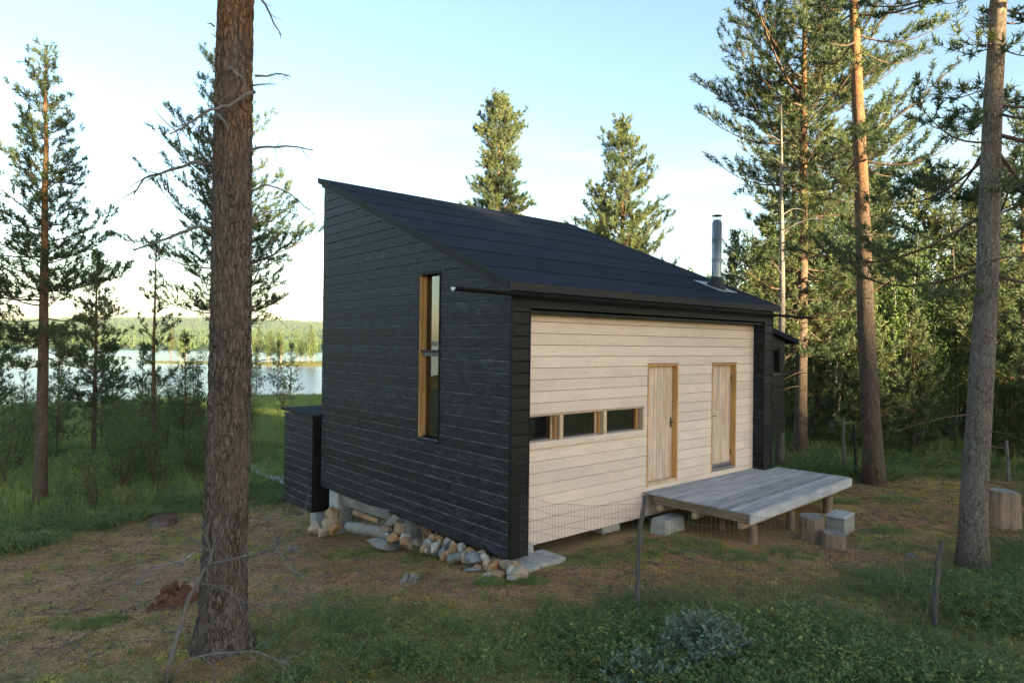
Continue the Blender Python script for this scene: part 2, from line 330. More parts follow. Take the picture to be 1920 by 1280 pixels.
def barkmat(name, low, up, crackc=(0.025, 0.018, 0.014), scale=1.0, split=0.45, lichen=0.0):
    m, nt, b = newmat(name)
    mp = coords(nt, (1, 1, 0.28)); vo = N(nt, 'ShaderNodeTexVoronoi', feature='DISTANCE_TO_EDGE'); vo.inputs['Scale'].default_value = 34*scale
    wob = noise(nt, mp, 9*scale, 4, 0.6); va = N(nt, 'ShaderNodeVectorMath', operation='MULTIPLY_ADD'); va.inputs[1].default_value = (0.12, 0.12, 0.12)
    nt.links.new(wob.outputs['Color'], va.inputs[0]); nt.links.new(mp.outputs[0], va.inputs[2]); nt.links.new(va.outputs[0], vo.inputs['Vector'])
    rc = ramp(nt, [(0.0, (0.15, 0.15, 0.15)), (0.15, (1, 1, 1))]); nt.links.new(vo.outputs['Distance'], rc.inputs['Fac'])
    nbk = noise(nt, mp, 7*scale, 3, 0.6); rbk = ramp(nt, [(0.42, (0, 0, 0)), (0.62, (0.85, 0.85, 0.85))]); nt.links.new(nbk.outputs['Fac'], rbk.inputs['Fac'])
    n2 = noise(nt, mp, 30*scale, 5, 0.65); n3 = noise(nt, coords(nt, (1, 1, 0.5)), 3.2, 4, 0.6)
    at = N(nt, 'ShaderNodeAttribute', attribute_name='tint')         # 0 at the foot, 1 at the top
    rl = ramp(nt, [(0.3, tuple(c*0.62 for c in low)), (0.55, low), (0.75, tuple(min(1, c*1.5) for c in low))]); nt.links.new(n2.outputs['Fac'], rl.inputs['Fac'])
    ru = ramp(nt, [(0.3, tuple(c*0.62 for c in up)), (0.55, up), (0.75, tuple(min(1, c*1.35) for c in up))]); nt.links.new(n2.outputs['Fac'], ru.inputs['Fac'])
    ad = N(nt, 'ShaderNodeMath', operation='MULTIPLY_ADD'); ad.inputs[1].default_value = 0.55; nt.links.new(n3.outputs['Fac'], ad.inputs[0]); nt.links.new(at.outputs['Fac'], ad.inputs[2])
    rs = ramp(nt, [(split, (0, 0, 0)), (min(0.99, split+0.3), (1, 1, 1))]); nt.links.new(ad.outputs[0], rs.inputs['Fac'])
    col = mixc(nt, rs.outputs['Color'], rl.outputs['Color'], ru.outputs['Color'])
    if lichen:
        nl = noise(nt, mp, 45, 3, 0.6); rr = ramp(nt, [(0.62, (0, 0, 0)), (0.7, (lichen,)*3)]); nt.links.new(nl.outputs['Fac'], rr.inputs['Fac'])
        col = mixc(nt, rr.outputs['Color'], col, (0.3, 0.32, 0.28))
    crk = mixc(nt, rbk.outputs['Color'], rc.outputs['Color'], (1, 1, 1))
    col = mixc(nt, crk, crackc, col)
    nt.links.new(col, b.inputs['Base Color']); b.inputs['Roughness'].default_value = 0.9; b.inputs['Specular IOR Level'].default_value = 0.15
    hh = N(nt, 'ShaderNodeMath', operation='MULTIPLY_ADD'); hh.inputs[1].default_value = 0.35; nt.links.new(n2.outputs['Fac'], hh.inputs[0]); nt.links.new(rc.outputs['Color'], hh.inputs[2])
    bump(nt, b, hh.outputs[0], 0.9, 0.012)
    return m
M['bark'] = barkmat('pine_bark', (0.135, 0.10, 0.08), (0.26, 0.135, 0.065), split=0.55)
M['bark_big'] = barkmat('old_pine_bark', (0.125, 0.098, 0.083), (0.20, 0.105, 0.055), scale=0.8, split=0.8, lichen=0.35)
M['bark_grey'] = barkmat('grey_pine_bark', (0.2, 0.17, 0.15), (0.32, 0.215, 0.14), scale=1.3, split=0.6, lichen=0.6)
M['bark_dead'] = barkmat('dead_pine_bark', (0.15, 0.125, 0.105), (0.28, 0.25, 0.22), crackc=(0.08, 0.07, 0.06), split=0.5)
M['limb'] = simple('pine_limb', (0.07, 0.05, 0.04), (0.16, 0.10, 0.065), 12, 0.9, 0.2)
M['deadlimb'] = simple('dead_limb', (0.085, 0.075, 0.07), (0.2, 0.185, 0.175), 12, 0.9, 0.3)
M['birch_bark'] = simple('birch_bark', (0.06, 0.05, 0.042), (0.2, 0.18, 0.16), 9, 0.8, 0.2, c3=(0.36, 0.33, 0.3))
for i, (a, b_) in enumerate([((0.22, 0.14, 0.08), (0.44, 0.30, 0.18)), ((0.15, 0.145, 0.135), (0.32, 0.30, 0.27)), ((0.28, 0.2, 0.135), (0.48, 0.38, 0.28)), ((0.3, 0.28, 0.25), (0.5, 0.46, 0.41)), ((0.16, 0.12, 0.09), (0.31, 0.24, 0.18)), ((0.15, 0.16, 0.17), (0.28, 0.29, 0.295)), ((0.26, 0.13, 0.06), (0.46, 0.27, 0.14))]):
    M['stone%d' % i] = simple('fieldstone_' + ['tan', 'grey', 'sand', 'pale', 'brown', 'bluegrey', 'rust'][i], a, b_, 9, 0.85, 0.5, 0.01, detail=8)
M['stump_top'] = simple('stump_top', (0.13, 0.115, 0.10), (0.26, 0.24, 0.22), 14, 0.85, 0.4)
M['redrot'] = simple('red_rotten_wood', (0.06, 0.026, 0.016), (0.18, 0.08, 0.045), 14, 0.95, 0.9, 0.02)

# ------------------------------------------------------------------ house frame (metric)
PHI = R(40.62)
C0 = np.array([-0.003, 9.5, 0.106])
UU = np.array([math.cos(PHI), math.sin(PHI), 0]); VV = np.array([-math.sin(PHI), math.cos(PHI), 0])
def hw(u, v, z): return C0 + u*UU + v*VV + np.array([0, 0, z])
LEN, WID = 6.24, 7.43
HE, HR = 3.98, 6.6           # roof surface at the front eave and at the back edge
OVF, OVB, OVS = 0.06, 0.09, 0.09
SLOPE = (HR-HE)/(LEN+OVF+OVB)
RET, REC = 0.36, 0.245
PITCH = 0.1785

# ------------------------------------------------------------------ terrain
def sstep(a, b, x):
    t = np.clip((np.asarray(x, dtype=float)-a)/(b-a), 0, 1); return t*t*(3-2*t)
def ground_z(x, y, rough=True):
    x = np.asarray(x, dtype=float); y = np.asarray(y, dtype=float)
    s = (x-C0[0])*VV[0]+(y-C0[1])*VV[1]
    gs = np.interp(s, [-50, 0, 2, 4, 6.2, 9, 15, 30, 57, 63, 80, 140], [0.1, 0, -.25, -.58, -.87, -1.05, -1.3, -1.85, -2.52, -2.75, -3.6, -5])
    z = gs*(1-sstep(3, 9, x-0.12*(y-9.5)))+6.3*sstep(60, 120, x*SUN_H.x+y*SUN_H.y)      # unseen rise added under the sunward wood so its shade covers the cabin
    if rough:
        z = z+0.10*(fbm(x*0.55, y*0.55, 3)-0.47)+0.05*(fbm(x*2.3, y*2.3, 9)-0.47)
    return z
YARD = np.array([(-9.7, 12.7), (-8.8, 15.1), (-7.4, 16.7), (-5.9, 17.2), (2, 20), (8.3, 15.9), (12.4, 16.2), (9.0, 11.5), (8.2, 11.3), (6.4, 9.5), (5.06, 9.6), (3.3, 9.5), (1.6, 8.7), (0.3, 8.2), (-1.7, 8.3), (-2.7, 8.2), (-3.0, 6.75), (-5.5, 7.1), (-8.0, 9.6)])
def poly_sd(poly, x, y):
    """signed distance, negative inside"""
    x = np.asarray(x, dtype=float); y = np.asarray(y, dtype=float)
    d = np.full(x.shape, 1e9); ins = np.zeros(x.shape, dtype=bool); n = len(poly)
    for i in range(n):
        ax, ay = poly[i]; bx, by = poly[(i+1) % n]
        ex, ey = bx-ax, by-ay; t = np.clip(((x-ax)*ex+(y-ay)*ey)/(ex*ex+ey*ey), 0, 1)
        d = np.minimum(d, np.hypot(x-ax-t*ex, y-ay-t*ey))
        c = ((ay > y) != (by > y)) & (x < (bx-ax)*(y-ay)/(by-ay+1e-12)+ax)
        ins ^= c
    return np.where(ins, -d, d)
def soil_mask(x, y):
    dx, dy = x+5.9, y-10.3; a = dx*0.66-dy*0.75; b = dx*0.75+dy*0.66
    m1 = 1-sstep(0.6, 1.15, np.hypot(a/2.7, b/1.15)+0.5*(fbm(x*1.3, y*1.3, 21)-0.47))
    m2 = 1-sstep(0.4, 1.1, np.hypot((x+0.85)/0.75, (y-8.85)/0.45)+0.6*(fbm(x*1.7, y*1.7, 22)-0.47))
    return np.maximum(m1, 0.75*m2)
def axis_pts(lo, hi, c, fine, n):
    t = np.linspace(-1, 1, n); k = 5.2
    p = np.sinh(k*t)/math.sinh(k)
    return np.where(p < 0, c+p*(c-lo), c+p*(hi-c))
gx = np.unique(np.concatenate([axis_pts(-700, 700, 0, 0.1, 150), np.arange(-12, 13, 0.14)]))
gy = np.unique(np.concatenate([axis_pts(-250, 420, 11, 0.1, 150), np.arange(5.0, 20, 0.14)]))
GX, GY = np.meshgrid(gx, gy)
GZ = ground_z(GX, GY)
# low grassy spit out in the lake
Vg = np.stack([GX, GY, GZ], -1).reshape(-1, 3)
ni, nj = GX.shape
ii = (np.arange(ni-1)[:, None]*nj+np.arange(nj-1)[None, :])
Qg = np.stack([ii, ii+1, ii+nj+1, ii+nj], -1).reshape(-1, 4)
sdy = poly_sd(YARD, Vg[:, 0], Vg[:, 1])+0.8*(fbm(Vg[:, 0]*0.9, Vg[:, 1]*0.9, 5)-0.47)
me = build_mesh('ground', Vg, Qg, None, {'yard': 1-sstep(-0.5, 0.5, sdy), 'soil': soil_mask(Vg[:, 0], Vg[:, 1])}, True)
def groundmat():
    m, nt, b = newmat('forest_floor')
    mp = coords(nt, (1, 1, 1), False)
    n1 = noise(nt, mp, 1.5, 6, 0.65); n2 = noise(nt, mp, 11, 7, 0.7); n3 = noise(nt, mp, 42, 6, 0.8); n4 = noise(nt, mp, 0.55, 4, 0.6)
    lit = ramp(nt, [(0.30, (0.10, 0.05, 0.026)), (0.44, (0.30, 0.155, 0.07)), (0.56, (0.47, 0.26, 0.115)), (0.72, (0.58, 0.42, 0.26))]); nt.links.new(n3.outputs['Fac'], lit.inputs['Fac'])
    moss = ramp(nt, [(0.32, (0.08, 0.09, 0.02)), (0.5, (0.23, 0.205, 0.045)), (0.7, (0.42, 0.34, 0.085))]); nt.links.new(n3.outputs['Fac'], moss.inputs['Fac'])
    fm = ramp(nt, [(0.46, (0, 0, 0)), (0.58, (1, 1, 1))]); 
    ad = N(nt, 'ShaderNodeMath', operation='MULTIPLY_ADD'); ad.inputs[1].default_value = 0.5; nt.links.new(n2.outputs['Fac'], ad.inputs[0])
    hm = N(nt, 'ShaderNodeMath', operation='MULTIPLY'); hm.inputs[1].default_value = 0.5; nt.links.new(n1.outputs['Fac'], hm.inputs[0]); nt.links.new(hm.outputs[0], ad.inputs[2])
    nt.links.new(ad.outputs[0], fm.inputs['Fac'])
    yardc = mixc(nt, fm.outputs['Color'], lit.outputs['Color'], moss.outputs['Color'])
    fl = ramp(nt, [(0.60, (0, 0, 0)), (0.68, (0.7, 0.7, 0.7))]); nt.links.new(n2.outputs['Fac'], fl.inputs['Fac'])
    yardc = mixc(nt, fl.outputs['Color'], yardc, (0.34, 0.32, 0.28))
    und = ramp(nt, [(0.3, (0.08, 0.08, 0.028)), (0.5, (0.18, 0.155, 0.055)), (0.7, (0.32, 0.21, 0.10))]); nt.links.new(n2.outputs['Fac'], und.inputs['Fac'])
    ay = N(nt, 'ShaderNodeAttribute', attribute_name='yard'); asol = N(nt, 'ShaderNodeAttribute', attribute_name='soil')
    col = mixc(nt, ay.outputs['Fac'], und.outputs['Color'], yardc)
    soil = ramp(nt, [(0.32, (0.09, 0.044, 0.03)), (0.48, (0.25, 0.125, 0.085)), (0.6, (0.36, 0.2, 0.145)), (0.74, (0.55, 0.42, 0.34))]); nt.links.new(n3.outputs['Fac'], soil.inputs['Fac'])
    sm = N(nt, 'ShaderNodeMath', operation='MULTIPLY'); sm.inputs[1].default_value = 0.9; nt.links.new(asol.outputs['Fac'], sm.inputs[0])
    col = mixc(nt, sm.outputs[0], col, soil.outputs['Color'])
    nt.links.new(col, b.inputs['Base Color']); b.inputs['Roughness'].default_value = 0.95; b.inputs['Specular IOR Level'].default_value = 0.1
    hs = N(nt, 'ShaderNodeMath', operation='ADD'); nt.links.new(n3.outputs['Fac'], hs.inputs[0]); nt.links.new(n2.outputs['Fac'], hs.inputs[1])
    bump(nt, b, hs.outputs[0], 0.4, 0.02); return m
M['ground'] = groundmat()
tag(ob('ground', me, M['ground']), kind='structure')

# lake
WATER = -2.6
def watermat():
    m, nt, b = newmat('lake_water')
    mp = coords(nt, (1, 1, 1), False); mp.inputs['Scale'].default_value = (0.35, 1.0, 1)
    n1 = noise(nt, mp, 0.9, 4, 0.6); n0 = noise(nt, coords(nt, (0.004, 0.012, 1), False), 1, 3, 0.5)
    b.inputs['Base Color'].default_value = (0.012, 0.035, 0.07, 1); b.inputs['IOR'].default_value = 1.33
    rr = ramp(nt, [(0.4, (0.08, 0.08, 0.08)), (0.6, (0.22, 0.22, 0.22))]); nt.links.new(n0.outputs['Fac'], rr.inputs['Fac']); nt.links.new(rr.outputs['Color'], b.inputs['Roughness'])
    bump(nt, b, n1.outputs['Fac'], 0.6, 0.3); return m
me = build_mesh('lake', [(-1500, 40, WATER), (700, 40, WATER), (700, 420, WATER), (-1500, 420, WATER)], [(0, 1, 2, 3)])
tag(ob('lake', me, watermat()), kind='structure')
# spit
sx = np.linspace(-150, 60, 90); sy = np.linspace(-1, 1, 13)
SX, SY = np.meshgrid(sx, sy)
wid = 3+7*sstep(-95, -50, SX)*(0.6+0.8*fbm(SX*0.05, SX*0+3, 4))
cy = 168-6*sstep(-60, 0, SX)
SZ = WATER+(0.55+0.5*sstep(-70, -45, SX))*(1-SY**2)-0.15+0.15*fbm(SX*0.3, SY*3, 8)
SZ = np.where(SX < -92, WATER-0.4, SZ)
Vs = np.stack([SX, cy+SY*wid, SZ], -1).reshape(-1, 3); a_, b_ = SX.shape
ii = (np.arange(a_-1)[:, None]*b_+np.arange(b_-1)[None, :])
tag(ob('spit', build_mesh('spit', Vs, np.stack([ii, ii+1, ii+b_+1, ii+b_], -1).reshape(-1, 4), None, None, True),
       simple('reed_grass_bank', (0.13, 0.13, 0.03), (0.24, 0.22, 0.06), 0.6, 0.9, 0.0, rand=False)), kind='structure')
# far shore and hills
hx = np.linspace(-2600, 1900, 150); hy = 372+np.linspace(0, 1, 60)**1.7*2600
HX, HY = np.meshgrid(hx, hy)
d = HY-372
HZ = WATER-1+3.2*sstep(0, 14, d)+10*sstep(40, 420, d)*(0.5+fbm(HX*0.003, HY*0.003, 31))
HZ = HZ+sstep(250, 1500, d)*(18*fbm(HX*0.0016, HY*0.0012, 33)+5)
HZ = HZ+46*np.exp(-((HX+1050)/620)**2-((HY-2100)/520)**2)+9*np.exp(-((HX+250)/600)**2-((HY-1900)/520)**2)
HZ = HZ*(1-sstep(2300, 2600, d)*0.5)
Vh = np.stack([HX, HY, HZ], -1).reshape(-1, 3); a_, b_ = HX.shape
ii = (np.arange(a_-1)[:, None]*b_+np.arange(b_-1)[None, :])
tag(ob('hills', build_mesh('hills', Vh, np.stack([ii, ii+1, ii+b_+1, ii+b_], -1).reshape(-1, 4), None, None, True),
       simple('wooded_hill', (0.035, 0.055, 0.03), (0.07, 0.09, 0.04), 0.02, 0.95, 0.0, rand=False)), kind='structure')

# ------------------------------------------------------------------ geometry-node scatter for uncountable stuff
def scatter(name, pts, rot, scl, idx, protos, label, cat):
    pts = np.asarray(pts, dtype=np.float32)
    me = bpy.data.meshes.new(name); me.vertices.add(len(pts)); me.vertices.foreach_set('co', pts.ravel())
    a = me.attributes.new('rot', 'FLOAT_VECTOR', 'POINT'); a.data.foreach_set('vector', np.asarray(rot, dtype=np.float32).ravel())
    a = me.attributes.new('scl', 'FLOAT_VECTOR', 'POINT'); a.data.foreach_set('vector', np.asarray(scl, dtype=np.float32).ravel())
    a = me.attributes.new('idx', 'INT', 'POINT'); a.data.foreach_set('value', np.asarray(idx, dtype=np.int32))
    o = bpy.data.objects.new(name, me); link(o)
    pc = bpy.data.collections.new(name+'_kinds')
    for i, (pm, mt) in enumerate(protos):
        if not pm.materials: pm.materials.append(mt)
        pc.objects.link(bpy.data.objects.new('%s_kind_%02d' % (name, i), pm))
    ng = bpy.data.node_groups.new(name, 'GeometryNodeTree')
    ng.interface.new_socket('Geometry', in_out='INPUT', socket_type='NodeSocketGeometry')
    ng.interface.new_socket('Geometry', in_out='OUTPUT', socket_type='NodeSocketGeometry')
    gi = N(ng, 'NodeGroupInput'); go = N(ng, 'NodeGroupOutput'); ip = N(ng, 'GeometryNodeInstanceOnPoints')
    ci = N(ng, 'GeometryNodeCollectionInfo'); ci.inputs['Collection'].default_value = pc
    ci.inputs['Separate Children'].default_value = True; ci.inputs['Reset Children'].default_value = True
    def na(n, t):
        x = N(ng, 'GeometryNodeInputNamedAttribute', data_type=t); x.inputs['Name'].default_value = n
        return [s for s in x.outputs if s.enabled and s.name == 'Attribute'][0]
    l = ng.links.new
    mp = N(ng, 'GeometryNodeMeshToPoints'); l(gi.outputs[0], mp.inputs['Mesh']); l(mp.outputs[0], ip.inputs['Points'])
    l(ci.outputs[0], ip.inputs['Instance']); ip.inputs['Pick Instance'].default_value = True
    l(na('idx', 'INT'), ip.inputs['Instance Index']); l(na('rot', 'FLOAT_VECTOR'), ip.inputs['Rotation']); l(na('scl', 'FLOAT_VECTOR'), ip.inputs['Scale'])
    l(ip.outputs[0], go.inputs[0])
    md = o.modifiers.new('scatter', 'NODES'); md.node_group = ng
    return tag(o, label, cat, kind='stuff')
def rnd_rot(rng, n, tilt=0.12):
    return np.stack([rng.normal(0, tilt, n), rng.normal(0, tilt, n), rng.uniform(0, 2*PI, n)], -1)

# ------------------------------------------------------------------ cabin
cabin = empty('cabin', tuple(C0), PHI, 'black timber cabin with a steep single-pitch felt roof and pale boarded front', 'cabin')
bm_rng = random.Random(4)
def prism_board(name, axis, a0, a1, b0, b1, z0, z1, face, thick, mat, parent, sgn=-1):
    """horizontal cladding board. runs a..b along axis; a0/b0 at the lower edge, a1/b1 at the upper edge.
    face: position of the outer face, thickness goes inwards (opposite of sgn)."""
    pale_ = (mat is M['pale']); g_ = 0.0065 if pale_ else 0.004; h = z1-z0; ch = min(0.007 if pale_ else 0.017, h*0.3); jut = bm_rng.uniform(-0.0015, 0.0035)
    f = face+sgn*jut
    prof = [(f, z0+g_), (f, z1-ch), (f-sgn*(0.004 if pale_ else 0.013), z1-0.0015), (face-sgn*thick, z1-0.0015), (face-sgn*thick, z0+g_)]
    V = []
    for end in (0, 1):
        for dpt, z in prof:
            k = (z-z0)/h
            s = (a0+(a1-a0)*k) if end == 0 else (b0+(b1-b0)*k)
            V.append((dpt, s, z) if axis == 'Y' else (s, dpt, z))
    n = 5; Q = [(i, (i+1) % n, n+(i+1) % n, n+i) for i in range(n)]
    bm = bmesh.new(); vs = [bm.verts.new(p) for p in V]
    for q in Q: bm.faces.new([vs[i] for i in q])
    bm.faces.new([vs[i] for i in range(n)]); bm.faces.new([vs[n+i] for i in range(n)])
    bmesh.ops.recalc_face_normals(bm, faces=bm.faces)
    grey_edge = mat is M['black']
    if grey_edge: bm.faces.ensure_lookup_table(); bm.faces[1].material_index = 1
    m_ = bpy.data.meshes.new(name); bm.to_mesh(m_); bm.free()
    o_ = ob(name, m_, mat, parent)
    if grey_edge: m_.materials.append(M['grey_edge'])
    return o_
def under(v): return HE-0.13+SLOPE*(v+OVF)          # underside of the roof slab
# --- gable wall (plane u = 0)
gable = ob('gable_wall', bevel_box_mesh('gable_wall', 0.024, 0.10, 0.03, LEN-0.02, 0.03, under(0)-0.02, 0), M['blackz'], cabin)
bm = bmesh.new()       # backing sheet of the gable with its window opening, following the roof slope
WV0, WV1, WZ0, WZ1 = 1.82, 2.43, 1.50, 4.27
def poly_prism(bm, pts, x0, x1):
    a = [bm.verts.new((x0, p[0], p[1])) for p in pts]; b = [bm.verts.new((x1, p[0], p[1])) for p in pts]; n = len(pts)
    bm.faces.new(a); bm.faces.new(b)
    for i in range(n): bm.faces.new((a[i], a[(i+1) % n], b[(i+1) % n], b[i]))
for pts in ([(0.03, 0.03), (WV0, 0.03), (WV0, under(WV0)-0.02), (0.03, under(0.03)-0.02)],
            [(WV1, 0.03), (LEN-0.02, 0.03), (LEN-0.02, under(LEN)-0.03), (WV1, under(WV1)-0.02)],
            [(WV0, 0.03), (WV1, 0.03), (WV1, WZ0), (WV0, WZ0)],
            [(WV0, WZ1), (WV1, WZ1), (WV1, under(WV1)-0.02), (WV0, under(WV0)-0.02)]):
    poly_prism(bm, pts, 0.024, 0.10)
bmesh.ops.recalc_face_normals(bm, faces=bm.faces)
bm.to_mesh(gable.data); bm.free()
def start_at(z):       # where the roof underside reaches height z
    return max(0.035, (z-(HE-0.13))/SLOPE-OVF)
z = 0.0; k = 0
while z < under(LEN)-0.03:
    z1 = min(z+PITCH, under(LEN)-0.012)
    a0, a1 = start_at(z), start_at(z1)
    if a0 < LEN-0.05:
        a1 = min(a1, LEN-0.01)
        ov = (z1 > WZ0 and z < WZ1)
        if ov:
            if a0 < WV0-0.02: prism_board('board', 'Y', a0, min(a1, WV0-0.01), WV0, WV0, z, z1, 0.0, 0.024, M['black'], gable)
            prism_board('board', 'Y', WV1, WV1, LEN, LEN, z, z1, 0.0, 0.024, M['black'], gable)
            if z < WZ0 < z1: prism_board('board', 'Y', WV0, WV0, WV1, WV1, z, WZ0, 0.0, 0.024, M['black'], gable)
            if z < WZ1 < z1: prism_board('board', 'Y', max(WV0, a0), max(WV0, a1), WV1, WV1, WZ1, z1, 0.0, 0.024, M['black'], gable)
        elif bm_rng.random() < 0.45 and LEN-a1 > 2.5:
            j = bm_rng.uniform(a1+1.0, LEN-1.0)
            prism_board('board', 'Y', a0, a1, j-0.0015, j-0.0015, z, z1, 0.0, 0.024, M['black'], gable)
            prism_board('board', 'Y', j+0.0015, j+0.0015, LEN, LEN, z, z1, 0.0, 0.024, M['black'], gable)
        else: prism_board('board', 'Y', a0, a1, LEN, LEN, z, z1, 0.0, 0.024, M['black'], gable)
    z += PITCH
# --- tall narrow gable window
tw = bbox('tall_window', 0.012, 0.084, WV0+0.002, WV0+0.018, WZ0, WZ1, M['blackz'], cabin, 0.002)     # dark near lining
tw['label'] = 'tall narrow window with orange pine jambs and a cross rail'
bbox('jamb', -0.006, 0.07, WV1-0.03, WV1-0.002, WZ0, WZ1-0.03, M['orange'], tw, 0.003)
bbox('inner_jamb', 0.072, 0.135, WV1-0.052, WV1-0.006, WZ0+0.02, WZ1-0.03, M['orange'], tw, 0.003)
bbox('near_jamb', 0.085, 0.135, WV0+0.01, WV0+0.045, WZ0+0.02, WZ1-0.03, M['blackz'], tw, 0.003)
bbox('head', -0.012, 0.25, WV0-0.01, WV1+0.012, WZ1-0.028, WZ1+0.004, M['blackz'], tw, 0.003)
bbox('edge_trim', -0.014, 0.011, WV0-0.018, WV0+0.012, WZ0-0.05, WZ1-0.03, M['blackz'], tw, 0.002)
bbox('edge_trim', -0.012, -0.007, WV1-0.006, WV1+0.014, WZ0-0.03, WZ1-0.03, M['blackz'], tw, 0.0015)
bbox('cross_rail', 0.03, 0.108, WV0+0.034, WV1-0.055, 2.875, 2.945, M['doorgrey'], tw, 0.004)
bbox('drip_strip', 0.0, 0.09, WV0+0.034, WV1-0.031, 2.948, 2.978, M['iron'], tw, 0.003)
for z0, z1 in ((WZ0+0.03, 2.87), (2.98, WZ1-0.035)):
    bbox('pane', 0.112, 0.118, WV0+0.05, WV1-0.054, z0, z1, M['glass'], tw, 0)
bm = bmesh.new()
poly_prism(bm, [(0, 0), (0.34, 0.075), (0.34, 0.045), (0, -0.03)], WV0-0.015, WV1-0.004)
for v_ in bm.verts: v_.co = Vector((v_.co.y-0.065, v_.co.x, v_.co.z+WZ0-0.03))
bmesh.ops.recalc_face_normals(bm, faces=bm.faces)
me = bpy.data.meshes.new('sill'); bm.to_mesh(me); bm.free(); ob('sill', me, M['darksteel'], tw)
bbox('teal_blind', 0.136, 0.14, WV0+0.08, WV1-0.056, WZ0+0.035, 2.86, M['teal'], tw, 0)

# --- front frame (plane v = 0): black returns, header, and the pale recessed wall
ff = bbox('front_frame', 0.03, WID-0.03, 0.03, REC-0.03, under(0)-0.10, under(0)-0.012, M['blackx'], cabin, 0.002)
nrow = int((under(0)-0.10)/PITCH)
for (a, b_) in ((0.03, RET), (WID-RET, WID-0.03)):
    bbox('return_backing', a+0.004, b_-0.004, 0.03, REC-0.012 if a < 1 else REC+0.03, 0.03, under(0)-0.1, M['blackz'], ff, 0)
    z = 0.0
    while z < under(0)-0.12:
        prism_board('board', 'X', a, a, b_, b_, z, min(z+PITCH, under(0)-0.1), 0.004, 0.024, M['blackx'], ff); z += PITCH
z = 0.0
while z < under(0)-0.12:       # right reveal, facing the recessed wall
    prism_board('board', 'Y', 0.03, 0.03, REC-0.002, REC-0.002, z, min(z+PITCH, under(0)-0.1), WID-RET+0.0, 0.02, M['black'], ff); z += PITCH
bbox('corner_board', -0.006, 0.034, -0.006, 0.034, -0.002, under(0)-0.005, M['blackz'], ff, 0.003)
bbox('corner_board', WID-0.034, WID+0.006, -0.006, 0.034, -0.002, under(0)-0.005, M['blackz'], ff, 0.003)
bbox('corner_board', RET-0.012, RET+0.006, -0.004, 0.03, -0.002, 3.63, M['blackz'], ff, 0.002)
bbox('corner_board', WID-RET-0.004, WID-RET+0.014, -0.004, 0.028, -0.002, 3.63, M['blackz'], ff, 0.002)
bbox('header_board', 0.036, WID-0.036, 0.002, 0.03, 3.625, under(0)-0.006, M['blackx'], ff, 0.003)
bbox('header_soffit', RET, WID-RET, 0.032, REC-0.004, 3.56, 3.60, M['blackx'], ff, 0.002)
# recessed pale wall
pw = bbox('pale_wall', RET-0.05, WID-RET+0.03, REC+0.024, REC+0.2, 0.05, 0.55, M['room'], cabin, 0)
D1 = (3.43, 4.355, 0.565, 2.76); D2 = (5.48, 6.39, 0.59, 2.755); WB = (RET-0.1, 3.335, 1.50, 2.0)
openings = [D1, D2, WB]
def pieces(z0, z1, u0, u1):
    br = sorted({u0, u1, *[x for o_ in openings for x in o_[:2] if u0 < x < u1]})
    out = []
    for a, b_ in zip(br[:-1], br[1:]):
        mid = (a+b_)/2; op = [o_ for o_ in openings if o_[0] <= mid <= o_[1] and o_[2] < z1-0.004 and o_[3] > z0+0.004]
        if not op: segs = [(z0, z1)]
        else:
            o_ = op[0]; segs = []
            if o_[2] > z0+0.006: segs.append((z0, o_[2]))
            if o_[3] < z1-0.006: segs.append((o_[3], z1))
        for s in segs:
            if out and out[-1][1] == a and out[-1][2] == s: out[-1] = (out[-1][0], b_, s)
            else: out.append((a, b_, s))
    return out
z = 0.05; first = True
while z < 3.55:
    z0 = 0.03 if first else z; z1 = min(z+PITCH, 3.585); first = False
    for a, b_, (s0, s1) in pieces(z0, z1, RET-0.05, WID-RET):
        prism_board('board', 'X', a+0.001, a+0.001, b_-0.001, b_-0.001, s0, s1, REC, 0.022, M['pale'], pw)
    z += PITCH
# wall backing behind the boards (with the same openings)
bm = bmesh.new()
for a, b_, z0, z1 in ((RET-0.05, 3.335, 0.56, 1.5), (RET-0.05, 3.335, 2.0, 3.55), (3.335, D1[0], 0.56, 3.55), (D1[0], D1[1], 2.76, 3.55), (D1[1], D2[0], 0.56, 3.55), (D2[0], D2[1], 2.755, 3.55), (D2[1], WID-RET, 0.56, 3.55)):
    vs = [bm.verts.new(p) for p in boxv(a, b_, REC+0.023, REC+0.06, z0, z1)]
    for q in BOXQ: bm.faces.new([vs[i] for i in q])
me = bpy.data.meshes.new('wall_backing'); bm.to_mesh(me); bm.free(); ob('wall_backing', me, M['room'], pw)
# strip window
sw = bbox('strip_window', RET-0.02, 3.33, REC-0.045, REC+0.20, 1.565, 1.60, M['pale'], cabin, 0.003)
sw['label'] = 'long low strip window of three dark panes with pale sill'
bbox('sill_front', RET+0.01, 3.30, REC-0.05, REC-0.022, 1.502, 1.606, M['pale'], sw, 0.003)
bbox('sill_strip', RET-0.02, 3.335, REC-0.012, REC+0.012, 1.47, 1.50, M['pale'], sw, 0.002)
bbox('head', RET-0.02, 3.33, REC+0.024, REC+0.2, 1.985, 2.0, M['palez'], sw, 0.001)
for (a, b_) in ((1.19, 1.30), (2.225, 2.335)):
    bbox('post', a+0.03, b_, REC-0.012, REC+0.07, 1.602, 1.984, M['palez'], sw, 0.003)
    bbox('post', a, b_-0.02, REC+0.072, REC+0.13, 1.602, 1.984, M['orange'], sw, 0.003)
    bbox('pane_frame', a-0.03, b_+0.02, REC+0.135, REC+0.19, 1.602, 1.984, M['palez'], sw, 0.002)
bbox('end_jamb', 3.30, 3.333, REC-0.004, REC+0.10, 1.602, 1.984, M['palez'], sw, 0.003)
bbox('end_jamb', 3.255, 3.298, REC+0.102, REC+0.19, 1.602, 1.984, M['orange'], sw, 0.003)
